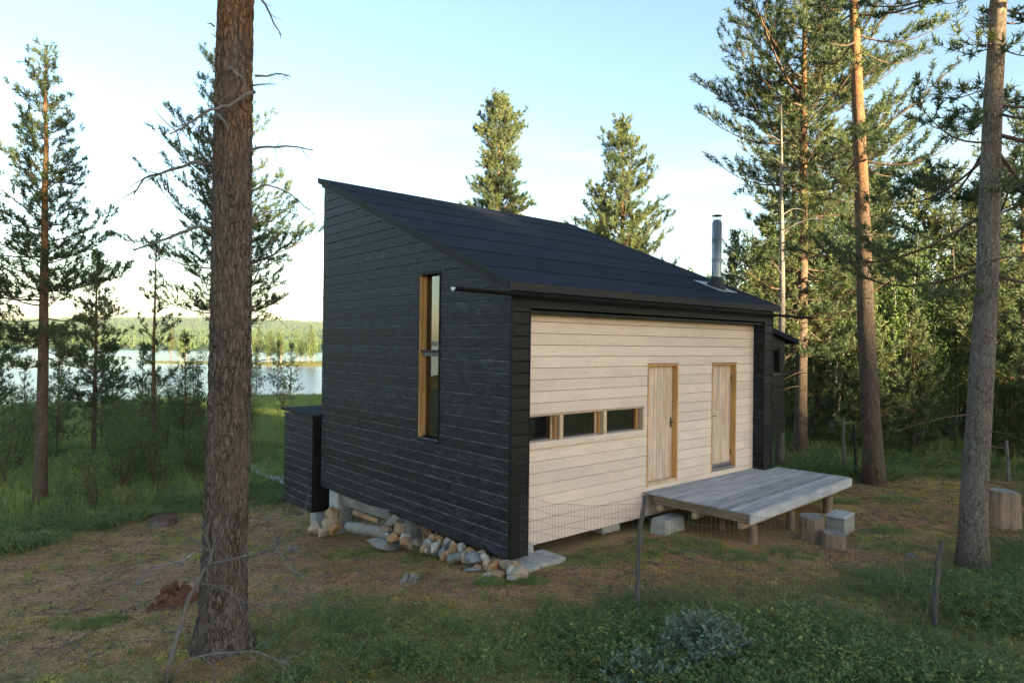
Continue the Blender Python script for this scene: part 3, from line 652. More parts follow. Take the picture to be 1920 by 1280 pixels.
for (a, b_) in ((RET-0.02, 1.158), (1.322, 2.193), (2.357, 3.253)):
    bbox('pane', a, b_, REC+0.15, REC+0.156, 1.604, 1.983, M['glass'], sw, 0)
# doors
def door(op, name, label, nplank, handle_u, hinges, sill_dark):
    u0, u1, z0, z1 = op
    d = bbox(name, u0+0.03, u1-0.03, REC+0.135, REC+0.15, z0+0.05, z1-0.04, M['doorw'], cabin, 0); d['label'] = label
    bbox('jamb', u0, u0+0.035, REC-0.008, REC+0.16, z0, z1, M['orange'], d, 0.003)
    bbox('jamb', u1-0.035, u1, REC-0.008, REC+0.16, z0, z1, M['orange'], d, 0.003)
    bbox('head', u0+0.036, u1-0.036, REC-0.004, REC+0.16, z1-0.035, z1, M['orange'], d, 0.003)
    bbox('drip_cap', u0-0.005, u1+0.005, REC-0.02, REC+0.02, z1+0.002, z1+0.016, M['doorgrey'], d, 0.002)
    bbox('threshold', u0+0.036, u1-0.036, REC-0.006, REC+0.13, z0, z0+0.055, M['doorgrey'] if sill_dark else M['palez'], d, 0.004)
    if sill_dark: bbox('kick_board', u0+0.04, u1-0.04, REC+0.085, REC+0.098, z0+0.058, z0+0.12, M['doorgrey'], d, 0.004)
    w = (u1-u0-0.078)/nplank
    for i in range(nplank):
        a = u0+0.039+i*w
        bbox('plank', a+0.0025, a+w-0.0025, REC+0.10+bm_rng.uniform(0, 0.004), REC+0.133, z0+0.06, z1-0.04, M['doorw'], d, 0.004)
    hz = z0+1.10
    pl = bbox('lock_plate', handle_u-0.018, handle_u+0.018, REC+0.09, REC+0.1, hz-0.10, hz+0.08, M['iron'], d, 0.003)
    V, Q, T = tube([(handle_u, REC+0.09, hz), (handle_u, REC+0.045, hz), (handle_u-0.05*hinges, REC+0.04, hz), (handle_u-0.11*hinges, REC+0.042, hz-0.004)], 0.009, 6)
    ob('handle', build_mesh('handle', V, Q, T), M['iron'], d)
    hu = u1-0.05 if hinges < 0 else u0+0.05
    for zz in (z0+0.32, z1-0.3):
        V, Q, T = tube([(hu, REC+0.092, zz-0.05), (hu, REC+0.092, zz+0.05)], 0.011, 6); ob('hinge', build_mesh('hinge', V, Q, T), M['iron'], d)
    return d
door(D1, 'door', 'left plank door with vertical boards and iron lever handle', 9, 4.27, 1, False)
door(D2, 'door', 'right plank door with small handle at left and blackened foot', 8, 5.60, -1, True)
# other walls, floor, foundations of the cabin body
def wall_slab(name, pts, x0, x1, mat):
    bm = bmesh.new(); poly_prism(bm, pts, x0, x1); bmesh.ops.recalc_face_normals(bm, faces=bm.faces)
    m_ = bpy.data.meshes.new(name); bm.to_mesh(m_); bm.free(); return ob(name, m_, mat, cabin)
wall_slab('far_side_wall', [(0.036, 0.02), (LEN-0.0, 0.02), (LEN, under(LEN)-0.02), (0.036, under(0.036)-0.02)], WID-0.12, WID-0.002, M['black'])
bbox('back_wall', 0.002, WID-0.004, LEN-0.018, LEN-0.002, 0.0, under(LEN)-0.06, M['blackx'], cabin, 0)
bbox('floor_slab', 0.12, WID-0.14, REC+0.22, LEN-0.03, 0.05, 0.16, M['room'], cabin, 0)
bbox('inner_wall', 2.9, 2.95, 0.5, LEN-0.05, 0.17, 3.2, M['room'], cabin, 0)

# --- roof
roof = None
bm = bmesh.new()
t = 0.11
def rz(v): return HE+SLOPE*(v+OVF)
poly_prism(bm, [(-OVF, rz(-OVF)-0.006), (LEN+OVB, rz(LEN+OVB)-0.006), (LEN+OVB, rz(LEN+OVB)-t), (-OVF, rz(-OVF)-t)], -OVS, WID+OVS)
bmesh.ops.recalc_face_normals(bm, faces=bm.faces)
me = bpy.data.meshes.new('roof'); bm.to_mesh(me); bm.free()
roof = ob('roof', me, M['feltedge'], cabin)
seams = [-OVF-0.012, 0.75, 1.66, 2.60, 3.60, 4.53, 5.45, LEN+OVB+0.01]
for i in range(7):
    v0, v1 = seams[i]-(0.10 if i else 0), seams[i+1]
    nu = 14
    us = np.linspace(-OVS-0.012, WID+OVS+0.012, nu); V = []
    rngs = np.random.default_rng(60+i)
    for iu, u_ in enumerate(us):
        wv = 0.006*math.sin(u_*2.1+i)+0.004*rngs.normal()
        for (v_, lift) in ((v0+(wv if i else 0), 0.007), ((v0+v1)/2, 0.0038), (v1+0.0, 0.0006)):
            V.append((u_, v_, rz(v_)+lift))
    V = np.array(V); low = V.copy(); low[:, 2] -= 0.0055; n = len(V); Q = []
    for a in range(nu-1):
        for b_ in range(2):
            p = a*3+b_; Q.append((p, p+3, p+4, p+1)); Q.append((n+p, n+p+1, n+p+4, n+p+3))
        Q.append((a*3, n+a*3, n+a*3+3, a*3+3)); Q.append((a*3+2, a*3+5, n+a*3+5, n+a*3+2))
    for a in (0, (nu-1)*3):
        for b_ in range(2):
            p = a+b_; Q.append((p, p+1, n+p+1, n+p) if a == 0 else (p, n+p, n+p+1, p+1))
    ob('felt_strip', build_mesh('felt_strip', np.concatenate([V, low]), Q), M['felt'], roof)
for i in range(1, 7):
    us = np.linspace(-OVS-0.01, WID+OVS+0.01, 14); rngs = np.random.default_rng(60+i)
    P = [(u_, seams[i]-0.10-0.004+0.006*math.sin(u_*2.1+i)+0.004*rngs.normal(), 0) for u_ in us]; P = np.array(P); P[:, 2] = rz(P[:, 1])+0.003
    V, Q, T = tube(P, 0.0055, 5); ob('bitumen_bead', build_mesh('bitumen_bead', V, Q, T), M['tar'], roof)
bbox('eave_drip', -OVS-0.02, WID+OVS+0.02, -OVF-0.02, -OVF-0.002, rz(-OVF)-0.125, rz(-OVF)-0.002, M['feltedge'], roof, 0.006)
for uu in (-OVS-0.018, WID+OVS+0.002):      # granulated rake edging
    bm = bmesh.new(); poly_prism(bm, [(-OVF-0.018, rz(-OVF)+0.012), (LEN+OVB+0.012, rz(LEN+OVB)+0.016), (LEN+OVB+0.012, rz(LEN+OVB)-0.10), (-OVF-0.018, rz(-OVF)-0.10)], uu, uu+0.016)
    bmesh.ops.recalc_face_normals(bm, faces=bm.faces); me = bpy.data.meshes.new('rake_edging'); bm.to_mesh(me); bm.free(); ob('rake_edging', me, M['feltedge'], roof)
bm = bmesh.new(); poly_prism(bm, [(0.0, under(0)-0.004), (LEN+OVB-0.02, under(LEN+OVB-0.02)-0.004), (LEN+OVB-0.02, under(LEN+OVB)-0.05), (0.0, under(0)-0.045)], -0.03, -0.004)
bmesh.ops.recalc_face_normals(bm, faces=bm.faces); me = bpy.data.meshes.new('rake_trim'); bm.to_mesh(me); bm.free(); ob('rake_trim', me, M['black'], roof)
# gutter
gu0, gu1, gv, gz, gr = -1.15, 8.9, -0.155, 3.83, 0.055
n = 9; V = []
for u_ in (gu0, gu1):
    for rr in (gr, gr-0.006):
        for k in range(n):
            a = PI+PI*k/(n-1); V.append((u_, gv+rr*math.cos(a), gz+rr*math.sin(a)-(u_-gu0)*0.004))
Qo = []; Qi = []
for k in range(n-1):
    Qo.append((k, k+1, 2*n+k+1, 2*n+k)); Qi.append((n+k, 3*n+k, 3*n+k+1, n+k+1))
    Qi.append((k, n+k, n+k+1, k+1)); Qo.append((2*n+k, 2*n+k+1, 3*n+k+1, 3*n+k))
Qo += [(0, 2*n, 3*n, n), (n-1, 2*n-1, 4*n-1, 3*n-1)]
gut = ob('gutter', build_mesh('gutter', V, Qo), M['gutter'], roof); ob('gutter_lining', build_mesh('gutter_lining', V, Qi), M['gutterin'], gut)
for u_ in (0.3, 2.1, 3.9, 5.7, 7.2):
    bbox('bracket', u_, u_+0.025, gv+gr-0.004, -OVF-0.018, gz-0.02, gz+0.012, M['iron'], gut, 0.002)
# chimney
cu, cv = 6.72, 0.95; cz = rz(cv)
def lathe(prof, sides=24, c=(0, 0)):
    V = []; Q = []
    for r_, z_ in prof:
        for k in range(sides): a = 2*PI*k/sides; V.append((c[0]+r_*math.cos(a), c[1]+r_*math.sin(a), z_))
    for i in range(len(prof)-1):
        for k in range(sides): Q.append((i*sides+k, i*sides+(k+1) % sides, (i+1)*sides+(k+1) % sides, (i+1)*sides+k))
    return V, Q
V, Q = lathe([(0.105, cz-0.1), (0.105, 5.82), (0.095, 5.825), (0.09, 5.825), (0.09, cz+0.3)], 24, (cu, cv))
fl = ob('flue_pipe', build_mesh('flue_pipe', V, Q, None, None, True), M['steel'], cabin)
for z_ in (4.96, 5.005, 5.40, 5.445):
    V, Q = lathe([(0.1055, z_-0.01), (0.114, z_-0.006), (0.114, z_+0.006), (0.1055, z_+0.01)], 24, (cu, cv)); ob('pipe_band', build_mesh('pipe_band', V, Q, None, None, True), M['steel'], fl)
V, Q = lathe([(0.085, 5.8), (0.085, 5.87), (0.078, 5.87), (0.078, 5.8)], 20, (cu, cv)); ob('pipe_collar', build_mesh('pipe_collar', V, Q, None, None, True), M['steel'], fl)
V, Q = lathe([(0.0, 6.0), (0.11, 5.972), (0.11, 5.96), (0.0, 5.975)], 20, (cu, cv)); ob('rain_cap', build_mesh('rain_cap', V, Q), M['darksteel'], fl)
for k in range(3):
    a = k*2*PI/3+0.4; V, Q, T = tube([(cu+0.081*math.cos(a), cv+0.081*math.sin(a), 5.83), (cu+0.095*math.cos(a), cv+0.095*math.sin(a), 5.965)], 0.006, 5); ob('cap_strut', build_mesh('cap_strut', V, Q, T), M['steel'], fl)
V, Q = lathe([(0.215, 0.0), (0.19, 0.06), (0.16, 0.12), (0.125, 0.21), (0.109, 0.23)], 24); V = np.array(V)
V[:, 0] += cu; sh = V[:, 1].copy(); V[:, 1] += cv; V[:, 2] = V[:, 2]*1.0+cz+np.where(V[:, 2] < 0.2, SLOPE*sh, SLOPE*sh*0.2)
ob('boot', build_mesh('boot', V, Q, None, None, True), M['darksteel'], fl)
Vb = np.array(boxv(cu-0.36, cu+0.36, cv-0.30, cv+0.34, 0.010, 0.016)); Vb[:, 2] += rz(Vb[:, 1])
ob('apron', build_mesh('apron', Vb, BOXQ), M['apron'], fl)

# --- small annex on the far side
an = empty('annex', tuple(hw(WID, 0.35, 0)), PHI, 'small black boarded annex with tiny window, raised off the ground behind cabin corner', 'annex')
AW, AB, AT = 1.22, 1.12, 3.55
aw = bbox('wall', 0.004, AW-0.01, 0.024, 1.5, AB+0.01, 3.2, M['blackz'], an, 0)
z = AB
def atop(u): return AT-0.2*u
while z < AT-0.03:
    z1 = min(z+PITCH, AT-0.02); e0 = min(AW, (AT-0.02-z)/0.2); e1 = min(AW, (AT-0.02-z1)/0.2)
    if e0 > 0.1:
        if z1 > 2.55 and z < 3.0:
            prism_board('board', 'X', 0.004, 0.004, 0.66, 0.66, z, z1, 0.0, 0.022, M['blackx'], aw)
            prism_board('board', 'X', 0.98, 0.98, max(e0, 1.0), max(e1, 1.0), z, z1, 0.0, 0.022, M['blackx'], aw)
        else: prism_board('board', 'X', 0.004, 0.004, e0, max(e1, 0.05), z, z1, 0.0, 0.022, M['blackx'], aw)
    z += PITCH
w_ = bbox('window', 0.66, 0.98, 0.005, 0.012, 2.44, 3.03, M['glass'], an, 0)
bbox('frame', 0.66, 0.685, -0.012, 0.02, 2.5, 3.03, M['blackz'], w_, 0.002); bbox('frame', 0.955, 0.98, -0.012, 0.02, 2.5, 3.03, M['blackz'], w_, 0.002)
bbox('sill', 0.64, 1.0, -0.03, 0.02, 2.47, 2.5, M['doorgrey'], w_, 0.003)
bm = bmesh.new(); pts = [(-0.0, AT+0.06), (AW+0.42, atop(AW+0.42)+0.06), (AW+0.42, atop(AW+0.42)-0.05), (0.0, AT-0.04)]
a = [bm.verts.new((p[0], -0.12, p[1])) for p in pts]; b_ = [bm.verts.new((p[0], 1.65, p[1])) for p in pts]
bm.faces.new(a); bm.faces.new(b_)
for i in range(4): bm.faces.new((a[i], a[(i+1) % 4], b_[(i+1) % 4], b_[i]))
bmesh.ops.recalc_face_normals(bm, faces=bm.faces); me = bpy.data.meshes.new('roof'); bm.to_mesh(me); bm.free(); ob('roof', me, M['felt'], an)
for (x_, y_) in ((0.12, 1.3), (AW-0.15, 1.3)):
    V, Q, T = tube([(x_, y_, -0.25), (x_, y_, AB+0.02)], 0.07, 8); ob('support_post', build_mesh('support_post', V, Q, T), M['darkpole'], an)

# --- storage box behind the gable
bx = empty('storage_box', tuple(hw(-0.12, 6.40, -0.585)), PHI, 'black boarded storage box with felt lid standing behind the gable', 'storage box')
BW, BD, BH = 1.0, 1.55, 2.06
bbox('carcass', 0.024, BW-0.03, 0.024, BD-0.02, 0.02, BH-0.03, M['blackz'], bx, 0)
z = 0.0
while z < BH-0.06:
    z1 = min(z+PITCH, BH-0.02)
    prism_board('board', 'Y', 0.026, 0.026, BD, BD, z, z1, 0.0, 0.022, M['black'], bx)
    prism_board('board', 'X', 0.026, 0.026, BW, BW, z, z1, 0.0, 0.022, M['blackx'], bx)
    z += PITCH
bbox('corner_board', -0.004, 0.024, -0.004, 0.024, -0.004, BH-0.02, M['blackz'], bx, 0.003)
Vb = np.array(boxv(-0.05, BW+0.03, -0.05, BD+0.05, BH-0.005, BH+0.045)); Vb[:, 2] += 0.02*Vb[:, 1]
ob('lid', build_mesh('lid', Vb, BOXQ), M['feltedge'], bx)
Vb = np.array(boxv(-0.054, BW+0.034, -0.054, BD+0.054, BH+0.046, BH+0.052)); Vb[:, 2] += 0.02*Vb[:, 1]
ob('lid_felt', build_mesh('lid_felt', Vb, BOXQ), M['felt'], bx)

# concrete supports
def block(name, u, v, z0, w, d, h, label, cat, rz_=0.0, mat='concrete', taper=0.0, group=None):
    p = hw(u, v, z0); bm = bmesh.new()
    vs = [bm.verts.new((x, y, zz)) for x, y, zz in boxv(-w/2, w/2, -d/2, d/2, 0, h)]
    for q in BOXQ: bm.faces.new([vs[i] for i in q])
    for v_ in bm.verts:
        if v_.co.z > h*0.5: v_.co.x *= 1-taper; v_.co.y *= 1-taper
    bmesh.ops.bevel(bm, geom=list(bm.edges), offset=min(w, d, h)*0.06, segments=2, affect='EDGES')
    bmesh.ops.subdivide_edges(bm, edges=list(bm.edges), cuts=1)
    for v_ in bm.verts:
        nn = mnoise.noise_vector(v_.co*9+Vector((u*7, v*5, 1))); v_.co += nn*0.006
    bmesh.ops.recalc_face_normals(bm, faces=bm.faces)
    me = bpy.data.meshes.new(name); bm.to_mesh(me); bm.free()
    o = ob(name, me, M[mat]); o.location = tuple(p); o.rotation_euler = (0, 0, PHI+rz_)
    return tag(o, label, cat, group)
block('concrete_pier', 0.22, 5.72, -0.98, 0.34, 0.42, 1.07, 'square concrete pier under the far end of the gable', 'pier')
block('concrete_pier', 0.24, 3.0, -0.62, 0.3, 0.3, 0.71, 'concrete pier half hidden behind stones under the middle of the gable', 'pier')
block('concrete_pier', 0.5, 0.3, -0.12, 0.26, 0.26, 0.21, 'short concrete pier under the near corner of the cabin', 'pier')
block('concrete_slab', 0.42, -0.05, -0.13, 0.85, 0.5, 0.09, 'flat concrete footing slab at the near cabin corner', 'slab')
block('concrete_block', 2.62, 0.5, -0.13, 0.45, 0.3, 0.235, 'grey concrete footing under the pale wall left of the deck', 'block')
block('concrete_block', 3.35, -0.28, -0.12, 0.62, 0.32, 0.27, 'large rough concrete block under the left side of the deck', 'block', 0.08, taper=0.06)
block('concrete_block', 0.17, 6.6, -0.98, 0.34, 0.3, 0.385, 'concrete footing block under the black storage box', 'block')

# --- deck
DECKZ = 0.494
dk = empty('deck', tuple(hw(3.42, -1.76, 0)), PHI+R(3.3), 'low grey plank deck on log posts in front of the two doors', 'deck')
ca, sa = math.cos(R(3.3)), math.sin(R(3.3))
nb, bw = 18, 0.1165
def clip_poly(pts, n_, d_):
    out = []
    for i in range(len(pts)):
        p, q = pts[i], pts[(i+1) % len(pts)]; a, b = p[0]*n_[0]+p[1]*n_[1]-d_, q[0]*n_[0]+q[1]*n_[1]-d_
        if a <= 0: out.append(p)
        if (a < 0) != (b < 0): t_ = a/(a-b); out.append((p[0]+(q[0]-p[0])*t_, p[1]+(q[1]-p[1])*t_))
    return out
for i in range(nb):
    y0 = i*bw; y1 = y0+bw-0.015; x0 = bm_rng.uniform(-0.008, 0.008); x1 = 4.33+bm_rng.uniform(-0.006, 0.006)
    pts = [(x0, y0), (x1, y0), (x1, y1), (x0, y1)]
    pts = clip_poly(pts, (sa, ca), REC-0.02+1.76)                      # stop at the pale wall
    if len(pts) >= 3 and max(-1.76+p[0]*sa+p[1]*ca for p in pts) > -0.012:
        pts = clip_poly(pts, (ca, -sa), WID-RET-0.03-3.42)             # and at the black return
    if len(pts) < 3: continue
    bm = bmesh.new(); zt = DECKZ+bm_rng.uniform(-0.002, 0.002)
    f_ = bm.faces.new([bm.verts.new((p[0], p[1], zt)) for p in pts])
    ex = bmesh.ops.extrude_face_region(bm, geom=[f_]); bmesh.ops.translate(bm, verts=[g for g in ex['geom'] if isinstance(g, bmesh.types.BMVert)], vec=(0, 0, -0.028))
    bmesh.ops.recalc_face_normals(bm, faces=bm.faces)
    try: bmesh.ops.bevel(bm, geom=list(bm.edges), offset=0.004, segments=1, affect='EDGES')
    except Exception: pass
    me = bpy.data.meshes.new('deck_board'); bm.to_mesh(me); bm.free(); ob('deck_board', me, M['deck'], dk)
bbox('front_rim', 0.0, 4.33, -0.034, -0.004, DECKZ-0.175, DECKZ-0.012, M['deck'], dk, 0.005)
bbox('left_rim', 0.004, 0.044, 0.0, 1.76, DECKZ-0.165, DECKZ-0.03, M['deckbrown'], dk, 0.004)
bbox('right_rim', 4.28, 4.32, 0.0, 1.5, DECKZ-0.165, DECKZ-0.03, M['deckbrown'], dk, 0.004)
for y_ in (0.10, 0.92, 1.60):
    bbox('beam', -0.03, 4.0, y_, y_+0.075, DECKZ-0.27, DECKZ-0.167, M['beam'], dk, 0.005)
for x_ in (0.8, 1.6, 2.4, 3.2):
    bbox('joist', x_, x_+0.045, 0.0, 1.6, DECKZ-0.165, DECKZ-0.03, M['deckbrown'], dk, 0.003)
for (x_, y_, r_) in ((0.42, 0.14, 0.075), (1.85, 0.14, 0.075), (3.55, 0.14, 0.09), (0.9, 0.95, 0.06), (2.4, 0.95, 0.07), (3.9, 0.95, 0.07)):
    P = [(x_, y_, -0.2), (x_+0.004, y_, 0.0), (x_, y_+0.004, DECKZ-0.271)]
    V, Q, T = tube(P, [r_*1.04, r_, r_*0.98], 12); ob('log_post', build_mesh('log_post', V, Q, T), M['log'], dk)

# ------------------------------------------------------------------ stones by the gable
SH = 0
stone_tab = [  # u, v, z, w, h, material, label
 (-0.2, 5.24, -0.36, 0.377, 0.332, 0, 'largest tan boulder leaning on the far concrete pier'),
 (-0.29, 5.21, -0.52, 0.284, 0.255, 2, 'pale rounded stone just below the big boulder at the far pier'),
 (-0.36, 5.66, -0.71, 0.214, 0.214, 2, 'pale stone at the far left foot of the stones by the pier'),
 (-0.37, 5.23, -0.68, 0.284, 0.164, 2, 'low pale stone at the foot of the pier, front of the group'),
 (-0.32, 4.83, -0.53, 0.19, 0.219, 6, 'rusty brown stone at the right of the pier group beside the log'),
 (-0.07, 3.08, -0.08, 0.253, 0.186, 1, 'grey stone on top of the middle heap at the log ends'),
 (-0.15, 3.14, -0.18, 0.226, 0.173, 4, 'brownish grey stone touching the right end of the logs'),
 (-0.12, 2.76, -0.13, 0.208, 0.208, 0, 'square tan stone on top of the middle heap, right of the grey one'),
 (-0.24, 3.0, -0.28, 0.079, 0.131, 3, 'small upright pale stone wedged in the middle heap'),
 (-0.24, 2.74, -0.25, 0.219, 0.181, 6, 'reddish brown round stone low in the middle heap'),
 (-0.19, 2.51, -0.19, 0.166, 0.102, 3, 'whitish flat stone resting on the middle heap'),
 (-0.33, 2.92, -0.37, 0.493, 0.117, 1, 'long flat grey slab lying in front of the middle heap'),
 (-0.26, 2.36, -0.24, 0.163, 0.126, 6, 'orange angular stone at the right foot of the middle heap'),
 (-0.28, 2.16, -0.25, 0.099, 0.087, 0, 'small tan stone between the middle heap and the corner pile'),
 (-0.24, 2.1, -0.2, 0.21, 0.197, 4, 'dark grey-brown stone set back between the heap and the corner pile'),
 (-0.1, 1.81, -0.08, 0.152, 0.089, 0, 'flat tan stone at the upper left end of the corner pile'),
 (-0.06, 1.68, -0.04, 0.101, 0.088, 6, 'small rusty stone right under the gable at the upper left of the corner pile'),
 (-0.18, 1.77, -0.14, 0.188, 0.113, 1, 'streaked grey stone at the left end of the corner pile'),
 (-0.27, 1.8, -0.21, 0.1, 0.138, 0, 'leftmost tan stone at the foot of the corner pile'),
 (-0.28, 1.68, -0.21, 0.099, 0.124, 2, 'sand-coloured stone second from the left at the foot of the corner pile'),
 (-0.23, 1.54, -0.16, 0.117, 0.185, 3, 'tall pale pinkish stone near the left end of the corner pile'),
 (-0.12, 1.59, -0.09, 0.087, 0.137, 2, 'narrow sand-coloured stone above the tall pinkish one'),
 (-0.1, 1.41, -0.07, 0.16, 0.123, 1, 'grey stone in the upper row, left third of the corner pile'),
 (-0.23, 1.32, -0.15, 0.109, 0.133, 5, 'blue-grey stone at the foot, right of the tall pinkish stone'),
 (-0.14, 1.17, -0.08, 0.145, 0.181, 0, 'two-toned tan and grey stone in the middle of the upper row'),
 (-0.1, 1.03, -0.06, 0.132, 0.132, 3, 'pinkish white stone in the upper row, middle of the corner pile'),
 (-0.09, 0.8, -0.04, 0.188, 0.118, 6, 'broad orange-brown stone tucked under the gable boards'),
 (-0.29, 1.15, -0.17, 0.143, 0.131, 6, 'orange stone at the foot, left of the big grey one'),
 (-0.28, 0.91, -0.14, 0.187, 0.176, 1, 'big grey boulder with tan underside at the foot of the corner pile'),
 (-0.21, 0.74, -0.1, 0.116, 0.174, 2, 'sand-coloured stone right of the big grey boulder'),
 (-0.22, 0.54, -0.09, 0.194, 0.183, 5, 'largest blue-grey stone in the corner pile'),
 (-0.07, 0.53, -0.03, 0.15, 0.127, 0, 'tan stone under the gable behind the blue-grey one'),
 (-0.1, 0.42, -0.04, 0.125, 0.091, 3, 'pinkish white flat stone on top, right of the blue-grey one'),
 (-0.32, 0.3, -0.1, 0.1, 0.089, 6, 'small bright orange stone below the blue-grey one'),
 (-0.22, 0.22, -0.07, 0.178, 0.178, 2, 'sand-coloured block in the right part of the corner pile'),
 (-0.21, 0.08, -0.05, 0.165, 0.143, 6, 'rounded orange-tan stone second from the cabin corner in the upper row'),
 (-0.3, 0.05, -0.08, 0.098, 0.077, 0, 'small tan stone under the rounded orange-tan one'),
 (-0.11, -0.05, -0.03, 0.154, 0.154, 4, 'grey-brown stone right below the cabin corner'),
 (-0.4, 0.34, -0.14, 0.211, 0.089, 5, 'long blue-grey stone lying at the front of the corner pile'),
 (-0.45, -0.05, -0.11, 0.182, 0.097, 3, 'light grey wedge-shaped stone at the front foot of the corner pile'),
 (-0.37, -0.21, -0.09, 0.181, 0.213, 0, 'big upright tan stone at the very front of the corner pile'),
 (-0.18, -0.23, -0.04, 0.097, 0.135, 3, 'white striped stone between the two big upright tan ones'),
 (-0.13, -0.4, -0.03, 0.192, 0.213, 2, 'rightmost big sand-coloured stone beside the concrete slab'),
 (-0.29, -0.39, -0.07, 0.158, 0.063, 1, 'flat greenish grey stone at the right end of the pile, low in the grass')]
def stone_mesh(seed, w, d, h):
    rng = np.random.default_rng(seed)
    bm = bmesh.new(); bmesh.ops.create_icosphere(bm, subdivisions=3, radius=1.0)
    pl = [(unit(rng.normal(size=3)*np.array([1, 1, 1.2])), rng.uniform(0.42, 0.8)) for _ in range(11)]
    off = Vector(rng.uniform(-50, 50, 3))
    for v_ in bm.verts:
        p = np.array(v_.co)
        for n_, d_ in pl:
            k = p@n_-d_
            if k > 0: p = p-n_*k
        p = p*(1+0.05*mnoise.noise(Vector(p)*2.4+off))
        v_.co = Vector((p[0]*w*0.72, p[1]*d*0.70, p[2]*h*0.76))
    for f_ in bm.faces: f_.smooth = False
    me = bpy.data.meshes.new('stone'); bm.to_mesh(me); bm.free(); return me
for i, (u_, v_, z_, w, h, mi, lab) in enumerate(stone_tab):
    p = hw(u_, v_, z_); d = (w+h)/2*1.05
    o = ob('stone', stone_mesh(100+i, d if False else w, d, h), M['stone%d' % mi])
    o.location = tuple(p); o.rotation_euler = (0.2*math.sin(i*2.3), 0.2*math.cos(i*1.7), 0.35*math.sin(i*1.1))
    tag(o, lab, 'stone', 'stones piled under the gable')
# supporting fill behind the visible stones keeps the heap closed
rng = np.random.default_rng(5)
for i in range(16):
    v_ = -0.1+i*0.13; p = hw(0.02+0.05*rng.random(), v_, -0.10-0.11*v_); o = ob('stone', stone_mesh(300+i, 0.2, 0.2, 0.16), M['stone%d' % rng.integers(0, 5)])
    o.location = tuple(p); tag(o, 'stone in shadow at the back of the corner pile under the boards', 'stone', 'back row of the corner pile')
# logs, planks and firewood under the gable
def log_between(name, p0, p1, r_, mat, label, cat, group=None, sides=14):
    p0 = np.array(p0); p1 = np.array(p1); t_ = np.linspace(0, 1, 6)[:, None]; P = p0+(p1-p0)*t_
    P[1:-1] += np.random.default_rng(int(r_*1e4)+int(abs(p0[1]*100))).normal(0, r_*0.03, (4, 3))
    V, Q, T = tube(P-p0, r_*np.array([0.97, 1, 1.02, 1, 0.99, 0.96]), sides)
    o = ob(name, build_mesh(name, V, Q, T, None, False), mat); o.location = tuple(p0); return tag(o, label, cat, group)
log_between('log', hw(-0.1, 4.72, -0.52), hw(-0.10, 4.05, -0.43), 0.105, M['logx'], 'grey log on the left, lying under the gable beside the pier', 'log')
log_between('log', hw(-0.1, 4.03, -0.43), hw(-0.08, 3.2, -0.33), 0.105, M['logx'], 'grey log on the right, lying under the gable against the stones', 'log')
o = ob('plank', bevel_box_mesh('plank', -0.02, 0.02, 0, 1.9, 0, 0.2, 0.004), M['plank']); o.location = tuple(hw(0.06, 3.35, -0.14)); o.rotation_euler = (R(-2.5), R(-14), PHI); tag(o, 'wide grey plank leaning under the gable above the logs', 'plank')
o = ob('plank', bevel_box_mesh('plank', -0.02, 0.02, 0, 1.5, 0, 0.13, 0.004), M['plank']); o.location = tuple(hw(0.16, 3.5, -0.02)); o.rotation_euler = (R(-3), R(-8), PHI); tag(o, 'narrow grey plank right below the gable boards', 'plank')
fw = np.random.default_rng(12)
fire_labels = ['split firewood billet under the gable, topmost of the pile by the stones', 'split firewood billet in the middle layer of the pile by the stones', 'split firewood billet in the bottom layer of the pile by the stones']
for lay in range(3):
    for j in range(4):
        v0 = 1.85+0.16*j+0.05*lay; p = hw(0.10+0.02*fw.normal(), v0, -0.40+0.13*lay-0.01*j)
        bm = bmesh.new(); L_ = 0.42
        tri = [(0, 0), (0.11+0.02*fw.random(), 0.01), (0.05, 0.10+0.02*fw.random())]
        poly_prism(bm, tri, 0, L_); bmesh.ops.recalc_face_normals(bm, faces=bm.faces)
        me = bpy.data.meshes.new('firewood'); bm.to_mesh(me); bm.free(); o = ob('firewood', me, M['fire']); o.location = tuple(p); o.rotation_euler = (0, 0, PHI+R(12*fw.normal()))
        tag(o, fire_labels[2-lay], 'firewood', 'firewood %s layer' % ['bottom', 'middle', 'top'][lay])
for j in range(3):
    p = hw(0.05, 4.5-0.3*j, -0.33+0.02*j); bm = bmesh.new(); poly_prism(bm, [(0, 0), (0.08, 0.0), (0.05, 0.06)], 0, 0.4); bmesh.ops.recalc_face_normals(bm, faces=bm.faces)
    for v_ in bm.verts: v_.co = Vector((v_.co.y, v_.co.x, v_.co.z))
    me = bpy.data.meshes.new('firewood'); bm.to_mesh(me); bm.free(); o = ob('firewood', me, M['fire']); o.location = tuple(p); o.rotation_euler = (0.05, 0, PHI+0.1*j); tag(o, 'thin split stick of firewood lying on top of the two logs', 'firewood', 'sticks on the logs')

